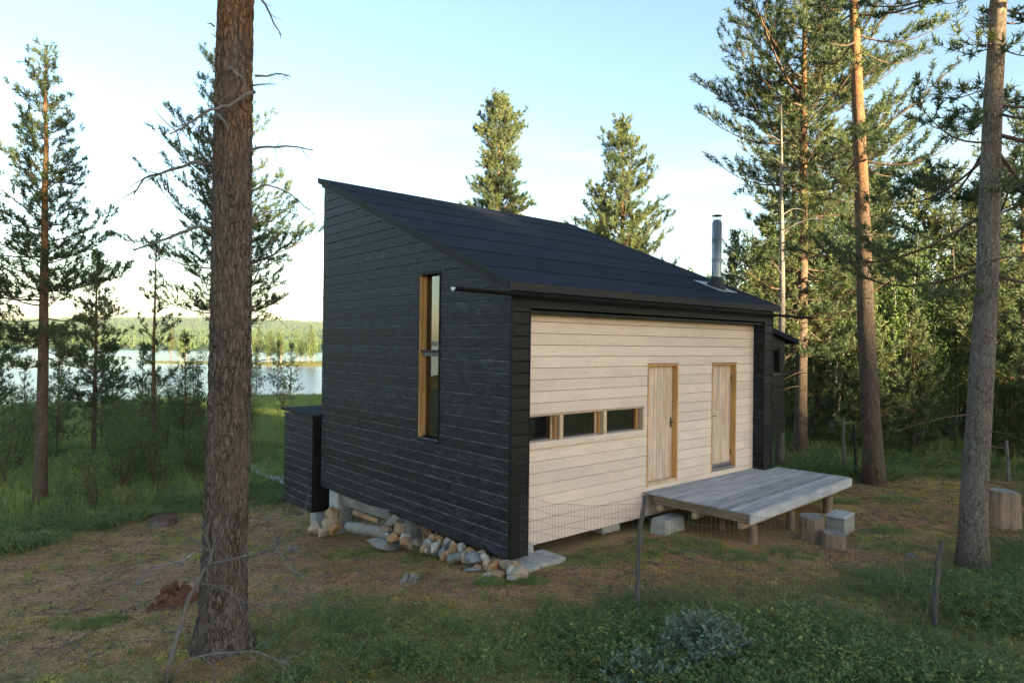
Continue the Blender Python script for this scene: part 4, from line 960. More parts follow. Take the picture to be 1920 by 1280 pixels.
# ------------------------------------------------------------------ stumps, blocks, posts
def stump(name, x, y, r0, h, label, seed, mat='log', lean=0.0, cat='stump', top='stump_top', z0=None):
    rng = np.random.default_rng(seed); n = 28; rows = 7; V = []; 
    ph = rng.uniform(0, 6, 4)
    for i in range(rows):
        t_ = i/(rows-1); fl = 1+0.14*(1-t_)**3
        for k in range(n):
            a = 2*PI*k/n; rr = r0*fl*(1+0.05*math.sin(3*a+ph[0])+0.035*math.sin(5*a+ph[1])+0.02*math.sin(9*a+ph[2]))+0.006*rng.normal()*(0.3 if i == rows-1 else 1)
            V.append((rr*math.cos(a)+lean*t_*h, rr*math.sin(a), -0.06+t_*(h+0.06)+(0.012*math.sin(a+ph[3]) if i == rows-1 else 0)))
    Q = [(i*n+k, i*n+(k+1) % n, (i+1)*n+(k+1) % n, (i+1)*n+k) for i in range(rows-1) for k in range(n)]
    root = empty(name, (x, y, float(ground_z(x, y)) if z0 is None else z0), rng.uniform(0, 6), label, cat)
    ob('trunk', build_mesh('trunk', V, Q, None, None, False), M[mat], root)
    Vt = [V[(rows-1)*n+k] for k in range(n)]; c = np.mean(Vt, axis=0); inner = [tuple(c+(np.array(p)-c)*0.55+np.array([0, 0, 0.004*rng.normal()])) for p in Vt]
    Vt = Vt+inner+[tuple(c)]
    Qt = [(k, (k+1) % n, n+(k+1) % n, n+k) for k in range(n)]; Tt = [(n+k, n+(k+1) % n, 2*n) for k in range(n)]
    ob('cut_face', build_mesh('cut_face', Vt, Qt, Tt), M[top], root)
    return root
stump('chopping_stump', 5.05, 11.1, 0.19, 0.40, 'tall round chopping stump beside the front edge of the deck', 1)
stump('stump', 5.23, 10.72, 0.165, 0.24, 'short split stump in front of the tall chopping stump', 2)
stump('stump', 8.93, 12.05, 0.26, 0.66, 'tall weathered stump standing alone right of the leaning pine', 3)
p = np.array([5.78, 11.62, 0.0])
blk = empty('wood_block', tuple(p), PHI+0.1, 'squared pale wooden block with grey slab on top beside the chopping stump', 'block')
bbox('block', -0.28, 0.28, -0.15, 0.15, -0.05, 0.27, M['doorgrey'], blk, 0.008); blk.children[0].data.materials[0] = M['greyblock']
bbox('slab', -0.31, 0.22, -0.17, 0.16, 0.272, 0.325, M['deck'], blk, 0.012)
stump('cut_stump', -8.0, 15.35, 0.3, 0.16, 'low cut stump with reddish top in the shrubs left of the boulders', 6, 'pole', top='redrot')
# rotten stumps
def rotten(name, x, y, r0, h, label, seed, mat):
    rng = np.random.default_rng(seed); n, rows = 26, 10; V = []
    pk = rng.uniform(0.35, 1.0, n); pk = (pk+np.roll(pk, 1)*0.6)/1.6
    for i in range(rows):
        t_ = i/(rows-1)
        for k in range(n):
            a = 2*PI*k/n; rr = r0*(1.5-0.9*t_)*(1+0.12*math.sin(4*a+seed)+0.1*rng.normal()); V.append((rr*math.cos(a), rr*math.sin(a), -0.05+t_*h*pk[k]))
    V.append((0, 0, h*0.35)); Q = [(i*n+k, i*n+(k+1) % n, (i+1)*n+(k+1) % n, (i+1)*n+k) for i in range(rows-1) for k in range(n)]
    T = [((rows-1)*n+k, (rows-1)*n+(k+1) % n, rows*n) for k in range(n)]
    o = ob(name, build_mesh(name, V, Q, T), M[mat]); o.location = (x, y, float(ground_z(x, y))); return tag(o, label, 'stump')
rotten('rotten_stump', -4.38, 8.75, 0.22, 0.42, 'crumbling red rotten stump just left of the big trunk', 11, 'redrot')
rotten('rotten_stump', -1.38, 9.2, 0.13, 0.2, 'small bleached grey stump in the moss before the stone heap', 12, 'stump_top')
rotten('rotten_stump', -4.0, 12.25, 0.12, 0.17, 'small pale splintered stump in the sunlit strip by the boulders', 13, 'stump_top')
rotten('rotten_stump', 6.2, 10.25, 0.09, 0.12, 'tiny grey stump remnant in the yard right of the chopping stumps', 14, 'stump_top')
rotten('rotten_stump', -2.55, 6.95, 0.07, 0.12, 'tiny bleached stub in the shrubs right of the big trunk', 15, 'stump_top')
# netting fence
fence = empty('netting_fence', (1.56, 8.09, 0), 0, 'sagging wire netting fence on two crooked grey posts before the cabin', 'fence')
def crooked(name, P, r_, mat, parent, seed, sides=9):
    rng = np.random.default_rng(seed); P = np.array(P, dtype=float); t_ = np.linspace(0, 1, 12)
    Pi = np.stack([np.interp(t_, np.linspace(0, 1, len(P)), P[:, i]) for i in range(3)], -1); Pi[1:-1, :2] += rng.normal(0, r_*0.22, (10, 2))
    V, Q, T = tube(Pi, r_*(1.08-0.2*t_+0.12*rng.normal(size=12)), sides); return ob(name, build_mesh(name, V, Q, T), mat, parent)
crooked('post', [(-0.02, 0, -0.15), (0.015, 0, 0.5), (0.03, 0.01, 0.95), (0.08, 0.0, 1.37)], 0.03, M['pole'], fence, 3)
crooked('post', [(3.33, -0.44, -0.15), (3.36, -0.44, 0.5), (3.42, -0.44, 1.0)], 0.03, M['pole'], fence, 4)
acc = Acc()
path = np.array([(0.16, 9.34), (0.55, 9.05), (1.05, 8.6), (1.6, 8.1), (2.4, 8.02), (3.3, 7.9), (4.2, 7.78), (4.93, 7.65)])
tops = np.array([1.10, 1.05, 1.12, 1.27, 1.20, 1.15, 1.08, 0.98]); bots = np.array([0.03, 0.02, 0.0, 0.02, 0.02, 0.0, 0.0, 0.0])
seg = np.concatenate([[0], np.cumsum(np.hypot(*np.diff(path, axis=0).T))]); tot = seg[-1]
ns = int(tot/0.052); sv = np.linspace(0, tot, ns)
PX = np.interp(sv, seg, path[:, 0]); PY = np.interp(sv, seg, path[:, 1]); TP = np.interp(sv, seg, tops); BT = np.interp(sv, seg, bots)
rng = np.random.default_rng(8)
for i in range(ns):
    j = rng.normal(0, 0.004, 2); g0 = float(ground_z(PX[i], PY[i]))
    V, Q, T = tube([(PX[i]-1.56, PY[i]-8.09, g0+BT[i]), (PX[i]-1.56+j[0], PY[i]-8.09+j[1], (g0+TP[i]+BT[i])/2), (PX[i]-1.56, PY[i]-8.09, g0+TP[i])], 0.0019, 3, False); acc.add(V, Q)
for k in range(8):
    f_ = k/7.0
    P = np.stack([PX-1.56, PY-8.09, ground_z(PX, PY)+BT+(TP-BT)*f_+0.006*np.sin(sv*9+k)], -1)[::2]
    V, Q, T = tube(P, 0.0022, 3, False); acc.add(V, Q)
ob('wire_netting', acc.mesh('wire_netting'), M['wire'], fence)
def pole(name, x, y, h, r_, label, mat, lean=(0, 0), seed=1):
    z_ = float(ground_z(x, y)); root = crooked(name, [(0, 0, -0.1), (lean[0]*0.5, lean[1]*0.5, h*0.5), (lean[0], lean[1], h)], r_, M[mat], None, seed)
    root.location = (x, y, z_); return tag(root, label, 'pole')
pole('fence_pole', 8.42, 16.75, 1.42, 0.042, 'thin grey fence pole between cabin and pine, left of dark pole', 'pole', (-0.05, 0), 5)
pole('fence_pole', 8.62, 16.55, 1.28, 0.042, 'thin black fence pole just left of the pine at the deck', 'darkpole', (-0.07, 0), 6)
pole('fence_pole', 12.0, 16.0, 1.02, 0.045, 'pale grey fence pole at the right edge behind the tall stump', 'pole', (-0.05, 0), 7)
# boardwalk to the lake
bwk = empty('boardwalk', (-8.2, 22, 0), 0, 'narrow grey duckboard path winding through the meadow to the lake', 'boardwalk')
wp = [(-5.6, 18.6), (-7.2, 20.6), (-9.4, 23.5), (-12.0, 26.3), (-15.2, 29.4), (-17.6, 31.8), (-19.6, 35.6), (-22.5, 40.0)]
for i in range(len(wp)-1):
    a = np.array(wp[i]); b_ = np.array(wp[i+1]); d_ = b_-a; l_ = np.hypot(*d_); an_ = math.atan2(d_[1], d_[0])
    for s in (-1, 1):
        o = ob('plank', bevel_box_mesh('plank', 0.02, l_-0.02, s*0.12-0.11, s*0.12+0.11, 0, 0.045, 0.004), M['walk'], bwk)
        za, zb_ = float(ground_z(*a)), float(ground_z(*b_)); o.location = (a[0]+8.2, a[1]-22, za+0.16); o.rotation_euler = (0, -math.atan2(zb_-za, l_), an_)

# ------------------------------------------------------------------ trees
def tufts(P, D, S, tint, nb, rng, w=0.016, spread=0.85):
    P = np.asarray(P); D = unit(np.asarray(D)); S = np.asarray(S); n = len(P)
    P = np.repeat(P, nb, 0); D = np.repeat(D, nb, 0); S = np.repeat(S, nb); tn = np.repeat(np.asarray(tint), nb)
    k = n*nb
    dr = unit(D*0.75+unit(rng.normal(size=(k, 3)))*spread)
    base = P+D*(S*rng.uniform(-0.3, 0.75, k))[:, None]
    tip = base+dr*(S*rng.uniform(0.6, 1.05, k))[:, None]
    pe = unit(np.cross(dr, rng.normal(size=(k, 3))))*(w*rng.uniform(0.7, 1.3, k))[:, None]
    V = np.stack([base-pe, base+pe, tip], 1).reshape(-1, 3)
    T = np.arange(3*k).reshape(-1, 3)
    return V, T, np.repeat(np.clip(tn+rng.normal(0, 0.10, k), 0, 1), 3)
def trunk_axis(H, lean, rng, wob):
    t = np.linspace(0, 1, 15); w = np.cumsum(rng.normal(0, wob, (15, 2)), 0); w -= np.outer(t, w[-1])*0.5; w[0] = 0
    return t, np.stack([lean[0]*t*H+w[:, 0], lean[1]*t*H+w[:, 1], t*H], -1)
def prof_r(prof, t):
    if prof == 'cone': return (1-t)**0.75*(0.6+0.4*min(1, t/0.15))+0.06
    if prof == 'column': return (0.72+0.28*min(1, t/0.25))*(1-t**5)**0.6*(0.85+0.2*math.sin(t*17))+0.1
    if prof == 'old': return (0.55+0.45*math.sin(min(1, t*1.15)*PI*0.85+0.25))*(0.75+0.35*math.sin(t*13+1))
    if prof == 'slim': return (1-t)**0.6*(0.7+0.3*math.sin(t*15))+0.12
    return 1-t
def pine(seed, H, r0, c0, Rr, prof='cone', whorl=0.34, nb=5, ts=0.13, nbl=13, lean=(0, 0), w=0.011, twd=0.15, elev=(-0.2, 0.7), deadn=0, wob=0.012, sparse=0.0, sector=None, rows=15, sides=10, cull=None, tipup=0.28, tdrop=0.0, ztop=1.0):
    rng = np.random.default_rng(seed)
    t, AX = trunk_axis(H, lean, rng, wob)
    ax = lambda z: np.array([np.interp(z/H, t, AX[:, i]) for i in range(3)])
    tt = np.linspace(0, 1, 24); P = np.stack([np.interp(tt, t, AX[:, i]) for i in range(3)], -1)
    rad = r0*((1-tt)**0.75*0.92+0.03)*(1+0.35*np.exp(-tt*H/0.35)); P[0, 2] = -0.25
    tr = Acc(); V, Q, T = tube(P, rad, sides); tr.add(V, Q, T, np.concatenate([np.repeat(tt, sides), [0, 1]]))
    lim = Acc(); TP, TD, TS, TT = [], [], [], []
    z = c0*H
    while z < H*0.985*ztop:
        tc = (z-c0*H)/(H-c0*H); k = max(2, int(round(nb*(1-0.3*tc)+rng.normal(0, 0.7)))); az0 = rng.uniform(0, 6.28)
        for i in range(k):
            az = az0+i*2*PI/k+rng.normal(0, 0.25)
            if sparse and rng.random() < sparse*(1-tc): continue
            Lb = Rr*prof_r(prof, tc)*rng.uniform(0.45, 1.2)
            if sector is not None:
                Lb *= sector(az, tc)
                if Lb < 0.1: continue
            el = elev[0]+(elev[1]-elev[0])*tc+rng.normal(0, 0.22)
            o = ax(min(H*0.985, max(c0*H*0.9, z+rng.uniform(-0.9, 0.9)*whorl))); s = np.linspace(0, 1, 7)
            dh = np.array([math.cos(az), math.sin(az), 0]); sd = np.array([-math.sin(az), math.cos(az), 0])
            bend = rng.normal(0, 0.12)
            BP = o+np.outer(s*Lb*math.cos(el), dh)+np.outer(s**2*Lb*bend, sd)
            BP[:, 2] += s*Lb*math.sin(el)-tdrop*Lb*np.sin(s*PI*0.8)+tipup*Lb*s**2.2
            rb = max(0.006, 0.011*Lb+0.004)
            V, Q, T = tube(BP, rb*(1-0.8*s), 5, False); lim.add(V, Q, None, 0.5)
            bt = np.clip(rng.normal(0.42, 0.17), 0, 1)
            ds = twd/max(Lb, 0.3); sp = 0.28 if Lb > 0.6 else 0.1; side = 1
            while sp < 1.02:
                q = min(sp, 1.0); pt = np.array([np.interp(q, s, BP[:, i_]) for i_ in range(3)])
                tg = unit(np.array([np.interp(min(q+0.1, 1), s, BP[:, i_])-np.interp(q-0.1, s, BP[:, i_]) for i_ in range(3)]))
                tl = np.clip((0.22+0.3*(1-q))*Lb*rng.uniform(0.5, 1.2), 0.12, 0.75)
                th = (0 if side > 0 else PI)+rng.normal(0, 0.75); td = unit(tg*0.7+(sd*math.cos(th)+np.array([0, 0, 1])*abs(math.sin(th))*0.9)*rng.uniform(0.5, 1.0)+np.array([0, 0, 0.12])) if q < 0.97 else tg
                side = -side
                lim.add(*[a_ for a_ in tube([pt, pt+td*tl*0.55, pt+td*tl+np.array([0, 0, 0.06*tl])], [rb*0.35, rb*0.25, 0.003], 3, False)[:2]], None, 0.5)
                m = max(1, int(tl/(ts*0.62)))
                for j in range(m):
                    f_ = 0.3+0.7*(j+0.7)/m
                    TP.append(pt+td*tl*f_+rng.normal(0, 0.02, 3)); TD.append(td+np.array([0, 0, 0.5])+rng.normal(0, 0.3, 3)); TS.append(ts*rng.uniform(0.75, 1.25)); TT.append(bt+0.22*(f_-0.5))
                for j in range(2): TP.append(pt+td*tl*rng.uniform(0.85, 1.1)+rng.normal(0, ts*0.3, 3)); TD.append(td+rng.normal(0, 0.5, 3)+np.array([0, 0, 0.4])); TS.append(ts*rng.uniform(0.8, 1.3)); TT.append(bt+0.2)
                sp += ds*rng.uniform(0.7, 1.3)
        z += whorl*rng.uniform(0.6, 1.35)*(1-0.35*tc)
    for j in range(10):
        zz = H*(0.93+0.07*j/9)*min(1, ztop); TP.append(ax(zz)); TD.append(np.array([rng.normal(0, 0.4), rng.normal(0, 0.4), 1])); TS.append(ts); TT.append(0.7)
    for j in range(deadn):          # bare dead twigs under the crown
        zz = rng.uniform(0.25*c0*H, c0*H*1.25); az = rng.uniform(0, 6.28); o = ax(zz); Ld = rng.uniform(0.3, 1.0)*Rr*0.6; s = np.linspace(0, 1, 5)
        BP = o+np.outer(s*Ld, [math.cos(az), math.sin(az), -0.15])+np.outer(np.sin(s*3)*0.08*Ld, [-math.sin(az), math.cos(az), 0.8])
        V, Q, T = tube(BP, 0.010*(1-0.75*s)+0.001, 4, False); lim.add(V, Q, None, 0.1)
    cr = Acc(); V, T, A = tufts(TP, TD, TS, TT, nbl, rng, w); cr.add(V, None, T, A)
    return dict(trunk=tr.mesh('trunk', True), limbs=lim.mesh('limbs', True), crown=cr.mesh('crown'))
def place_tree(name, label, cat, ms, x, y, rz_=0, sc=1.0, group=None, bark='bark', leaf='needle', limb='limb', z0=None):
    r = empty(name, (x, y, (float(ground_z(x, y))-0.03) if z0 is None else z0), rz_, label, cat, group); r.scale = (sc, sc, sc)
    for k, mt in (('trunk', bark), ('limbs', limb), ('crown', leaf)):
        if k in ms and ms[k] is not None: ob(k, ms[k], M[mt], r)
    return r

# --- the big foreground trunk with modelled bark relief
def big_trunk():
    n, rows, H = 110, 420, 7.6; V = np.zeros((rows, n, 3)); A = np.zeros((rows, n))
    Z = np.linspace(-0.1, H, rows)
    cxs = 0.012*Z+0.02*np.sin(Z*0.7); r_ = 0.225-0.0058*Z+0.085*np.exp(-np.maximum(Z, 0)/0.22)
    for i, z_ in enumerate(Z):
        for k in range(n):
            a = 2*PI*k/n; ca_, sa_ = math.cos(a), math.sin(a)
            q = Vector((ca_*0.225*24, sa_*0.225*24, z_*4.6)); wv = mnoise.noise_vector(q*0.7)*1.1
            d_, _ = mnoise.voronoi(q+wv, distance_metric='DISTANCE', exponent=2.5)
            crack = min(1.0, max(0.0, (d_[1]-d_[0])*2.3)); fine = mnoise.noise(Vector((ca_*9, sa_*9, z_*14)))
            but = (0.035*math.sin(4*a+1)+0.02*math.sin(7*a))*math.exp(-max(z_, 0)/0.28)
            rr = r_[i]+(0.030-0.0022*max(z_, 0))*crack**0.7+0.007*fine-0.02+but+0.006*mnoise.noise(Vector((ca_*2, sa_*2, z_*1.3)))
            V[i, k] = (cxs[i]+rr*ca_, rr*sa_, z_); A[i, k] = z_/9.5+0.12*mnoise.noise(Vector((ca_*1.5+7, sa_*1.5, z_*0.9)))
    Q = np.stack([np.arange(rows-1)[:, None]*n+np.arange(n)[None, :], np.arange(rows-1)[:, None]*n+(np.arange(n)[None, :]+1) % n,
                  (np.arange(rows-1)[:, None]+1)*n+(np.arange(n)[None, :]+1) % n, (np.arange(rows-1)[:, None]+1)*n+np.arange(n)[None, :]], -1).reshape(-1, 4)
    return build_mesh('trunk', V.reshape(-1, 3), Q, None, {'tint': A.ravel()}, True)
BTX, BTY = -2.99, 6.92
big = empty('big_pine', (BTX, BTY, 0), 0, 'thick scaly pine trunk in the left foreground with dead bare branches', 'pine tree')
ob('trunk', big_trunk(), M['bark_big'], big)
def px_at(px, py, y):      # point on the vertical plane Y = y seen at photo pixel, used to read real branch sizes off the picture
    a, b_ = px-960, py-640; c, s = math.cos(0.012), math.sin(0.012); x_ = a*c+b_*s; yy = -a*s+b_*c; f = 1244.5
    cp, sp = math.cos(0.0039), math.sin(0.0039); up = -yy/f; d = np.array([x_/f, cp-up*sp, sp+up*cp]); return np.array([0, 0, CAMZ])+d*(y/d[1])
rng = np.random.default_rng(77)
def dead_branch(pts, r0, dy, twigs=5, parent=None, base=(BTX, BTY, 0), mat='deadlimb', name='dead_branch'):
    acc_ = Acc()
    P = []; m = len(pts)
    for i, (a, b_) in enumerate(pts): P.append(px_at(a, b_, base[1]+dy[0]+(dy[1]-dy[0])*i/(m-1))-np.array([base[0], base[1], base[2]]))
    P = np.array(P); t_ = np.linspace(0, 1, 14); tk = np.linspace(0, 1, m)
    Pi = np.stack([np.interp(t_, tk, P[:, i]) for i in range(3)], -1); Pi[1:-1] += rng.normal(0, r0*0.25, (12, 3))
    V, Q, T = tube(Pi, r0*(1-0.72*t_)+0.0012, 7); acc_.add(V, Q, T, 0.3)
    for j in range(twigs):
        i = rng.integers(4, 13); L_ = rng.uniform(0.06, 0.28)*np.linalg.norm(P[-1]-P[0])+0.04; d_ = unit(unit(Pi[i]-Pi[i-1])*0.8+rng.normal(0, 0.6, 3)); s = np.linspace(0, 1, 5)
        BP = Pi[i]+np.outer(s*L_, d_)+np.outer(s**2*L_*0.4, rng.normal(0, 0.4, 3)); V, Q, T = tube(BP, r0*0.28*(1-0.7*s)+0.0008, 4, False); acc_.add(V, Q, None, 0.3)
    ob(name, acc_.mesh(name, True), M[mat], big if parent is None else parent)
dead_branch([(478, 172), (425, 200), (390, 205), (355, 232), (318, 252)], 0.020, (-0.2, -0.75), 7)
dead_branch([(398, 312), (368, 302), (320, 320), (272, 332), (250, 365)], 0.020, (0, -0.3), 7)
dead_branch([(400, 432), (372, 424), (330, 440), (290, 455), (250, 470)], 0.022, (-0.1, -0.4), 6)
dead_branch([(462, 285), (490, 276), (520, 274), (555, 275), (587, 281)], 0.015, (0, 0.25), 4)
dead_branch([(478, 142), (500, 143), (520, 138), (546, 144)], 0.012, (0, 0.2), 4)
dead_branch([(474, 160), (495, 158), (520, 158)], 0.009, (0, 0.1), 2)
dead_branch([(484, -12), (497, 8), (512, 40), (527, 66)], 0.014, (0, -0.2), 3)
dead_branch([(468, 360), (500, 345), (540, 360), (570, 385), (588, 402)], 0.010, (0.1, 0.5), 7)
dead_branch([(466, 428), (490, 400), (530, 392), (560, 405)], 0.008, (0.1, 0.5), 6)
dead_branch([(463, 556), (480, 520), (497, 470), (508, 432)], 0.010, (0.0, 0.3), 5)
dead_branch([(463, 570), (490, 565), (512, 563), (517, 570)], 0.005, (0, 0.1), 2)
dead_branch([(463, 592), (485, 583), (515, 590), (540, 615)], 0.005, (0, 0.1), 1)
dead_branch([(463, 612), (480, 612), (500, 634)], 0.004, (0, 0.1), 1)
dead_branch([(463, 685), (490, 675), (518, 672)], 0.006, (0, 0.1), 1)
dead_branch([(463, 692), (480, 698), (497, 732)], 0.004, (0, 0.1), 1)
dead_branch([(430, 128), (440, 135), (458, 148), (462, 180)], 0.020, (-0.22, -0.26), 0)
dead_branch([(405, 215), (420, 228), (430, 245)], 0.020, (-0.2, -0.28), 0)
dead_branch([(402, 50), (395, 44), (388, 45)], 0.008, (-0.1, -0.2), 0)
bigtop = pine(900, 8.0, 0.15, 0.25, 2.3, 'old', nbl=7, ts=0.17, nb=4)
o = ob('crown', bigtop['crown'], M['needle'], big); o.location = (0.09, 0, 7.4); o = ob('limbs', bigtop['limbs'], M['limb'], big); o.location = (0.09, 0, 7.4); o = ob('upper_trunk', bigtop['trunk'], M['bark'], big); o.location = (0.09, 0, 7.35)

# --- dead sapling in front of the big trunk
sapl = empty('dead_sapling', (-3.15, 6.15, 0), 0, 'leafless grey dead sapling arching before the big trunk', 'dead tree')
rng = np.random.default_rng(41); B = (-3.15, 6.15, 0); sbn = []
def sb(pts, r0, dy, tw):
    sbn.append(1); dead_branch(pts, r0, dy, tw, sapl, B, 'deadtwig', 'stem' if len(sbn) == 1 else 'branch')
sb([(308, 1290), (330, 1200), (352, 1130), (368, 1090), (385, 1065), (396, 1045), (394, 1030), (385, 1026)], 0.024, (0, 0.1), 11)
sb([(388, 1060), (420, 1052), (460, 1040), (486, 1040), (500, 1026), (530, 1012), (570, 997)], 0.013, (0.05, -0.5), 23)
sb([(515, 1022), (528, 1045), (548, 1068), (575, 1085), (588, 1115)], 0.007, (-0.3, -0.5), 21)
sb([(388, 1026), (368, 1030), (345, 1050), (310, 1057), (285, 1060), (258, 1048)], 0.010, (0.1, -0.35), 21)
sb([(345, 1054), (318, 1055), (295, 1080), (288, 1110), (292, 1132)], 0.007, (-0.1, -0.3), 17)
sb([(306, 1058), (275, 1070), (255, 1092), (248, 1120)], 0.005, (-0.2, -0.5), 17)
sb([(372, 1094), (395, 1095), (425, 1104), (440, 1118), (480, 1136)], 0.007, (0.1, -0.3), 17)
sb([(385, 1026), (370, 1012), (355, 1010), (340, 1024)], 0.006, (0.1, 0.2), 13)
sb([(318, 1280), (345, 1240), (385, 1226), (440, 1222), (480, 1219), (520, 1236), (545, 1246)], 0.010, (0.05, -0.4), 23)
sb([(380, 1230), (400, 1250), (402, 1285)], 0.006, (-0.1, -0.2), 13)
sb([(475, 1102), (510, 1075), (528, 1062), (545, 1110), (590, 1122)], 0.005, (-0.3, -0.3), 19)
sb([(430, 1200), (460, 1150), (500, 1120), (540, 1080)], 0.004, (-0.2, -0.4), 17)
sb([(360, 1210), (400, 1160), (440, 1140), (470, 1120)], 0.004, (-0.1, -0.2), 17)

# --- named trees
place_tree('pine_tree', 'tall orange-stemmed pine at the far left with a full dark crown', 'pine tree', pine(1, 12.3, 0.17, 0.33, 1.95, 'cone', whorl=0.31, nb=5, deadn=14, elev=(-0.3, 0.7), twd=0.17, ts=0.14), -12.48, 17.64)
def sec480(az, tc): return 0.75+0.45*math.cos(az-0.2)*(0.6-tc)+(0.4 if math.cos(az-PI) > 0.6 and tc < 0.55 else 0)
place_tree('pine_tree', 'broad pine standing behind the big trunk, its crown showing both sides', 'pine tree', pine(2, 15.2, 0.2, 0.36, 2.9, 'cone', whorl=0.34, nb=5, deadn=18, elev=(-0.1, 0.8), sector=sec480, twd=0.17, ts=0.14), -9.6, 22.3)
place_tree('slender_pine', 'thin sparse young pine between the left pine and the big trunk', 'pine tree', pine(3, 7.9, 0.085, 0.22, 1.0, 'slim', whorl=0.5, nb=4, ts=0.12, deadn=6, elev=(0.1, 0.6), twd=0.2), -11.35, 21.1)
place_tree('sunlit_pine', 'narrow tall sunlit pine rising behind the middle of the roof', 'pine tree', pine(4, 20.2, 0.24, 0.25, 1.75, 'column', whorl=0.34, nb=8, ts=0.2, nbl=13, w=0.02, twd=0.17, elev=(-0.3, 0.5)), -0.9, 41)
place_tree('pine_tree', 'conical pine behind the right half of the roof', 'pine tree', pine(5, 14.7, 0.2, 0.2, 3.1, 'cone', whorl=0.36, nb=7, ts=0.18, nbl=12, w=0.018, twd=0.17, elev=(-0.25, 0.75)), 5.0, 30.5)
def sec1495(az, tc): return 1.0+0.25*math.sin(az*2+tc*9)
place_tree('pine_tree', 'large full pine with red stem right of the chimney', 'pine tree', pine(6, 16.5, 0.2, 0.2, 3.0, 'old', whorl=0.33, nb=6, deadn=18, elev=(-0.15, 0.5), tdrop=0.08, sector=sec1495, twd=0.17, ts=0.15), 8.75, 20.0)
snag = pine(7, 9.8, 0.125, 0.97, 0.5, 'slim', deadn=0); 
rng = np.random.default_rng(71); dl = Acc()
for j in range(20):
    zz = rng.uniform(2.2, 9.0); az = rng.uniform(0, 6.28); Ld = rng.uniform(0.35, 1.3); s = np.linspace(0, 1, 7)
    BP = np.array([0, 0, zz])+np.outer(s*Ld, [math.cos(az), math.sin(az), 0.1])+np.outer(np.sin(s*2.6)*0.22*Ld, [0, 0, 1]); V, Q, T = tube(BP, 0.012*(1-0.8*s)+0.0015, 5, False); dl.add(V, Q, None, 0.2)
place_tree('dead_pine', 'bare bleached dead pine with thin curved twigs at the cabin corner', 'dead tree', dict(trunk=snag['trunk'], limbs=dl.mesh('limbs', True)), 7.18, 17.72, bark='bark_dead', limb='deadlimb')
def sec1620(az, tc): return 1.0 if math.cos(az-0.1) > -0.3 else 0.7
place_tree('leaning_pine', 'reddish pine trunk right of the deck with drooping needled branches', 'pine tree', pine(8, 17.0, 0.235, 0.36, 2.6, 'old', whorl=0.6, nb=3, deadn=14, lean=(-0.05, 0.0), elev=(-0.3, 0.4), tdrop=0.12, sector=sec1620, sides=16, ts=0.16), 8.58, 15.64)
place_tree('leaning_pine', 'grey lichen-flecked pine trunk leaning right near the right edge', 'pine tree', pine(9, 16.0, 0.19, 0.30, 2.9, 'old', whorl=0.55, nb=4, deadn=12, lean=(0.042, 0.0), elev=(-0.35, 0.4), tdrop=0.1, sides=18, sector=lambda az, tc: 1.15 if math.cos(az) > 0 or math.cos(az+0.6) < -0.75 else 0.55, ts=0.13, twd=0.15, w=0.011, nbl=13), 6.77, 9.72, bark='bark_grey')

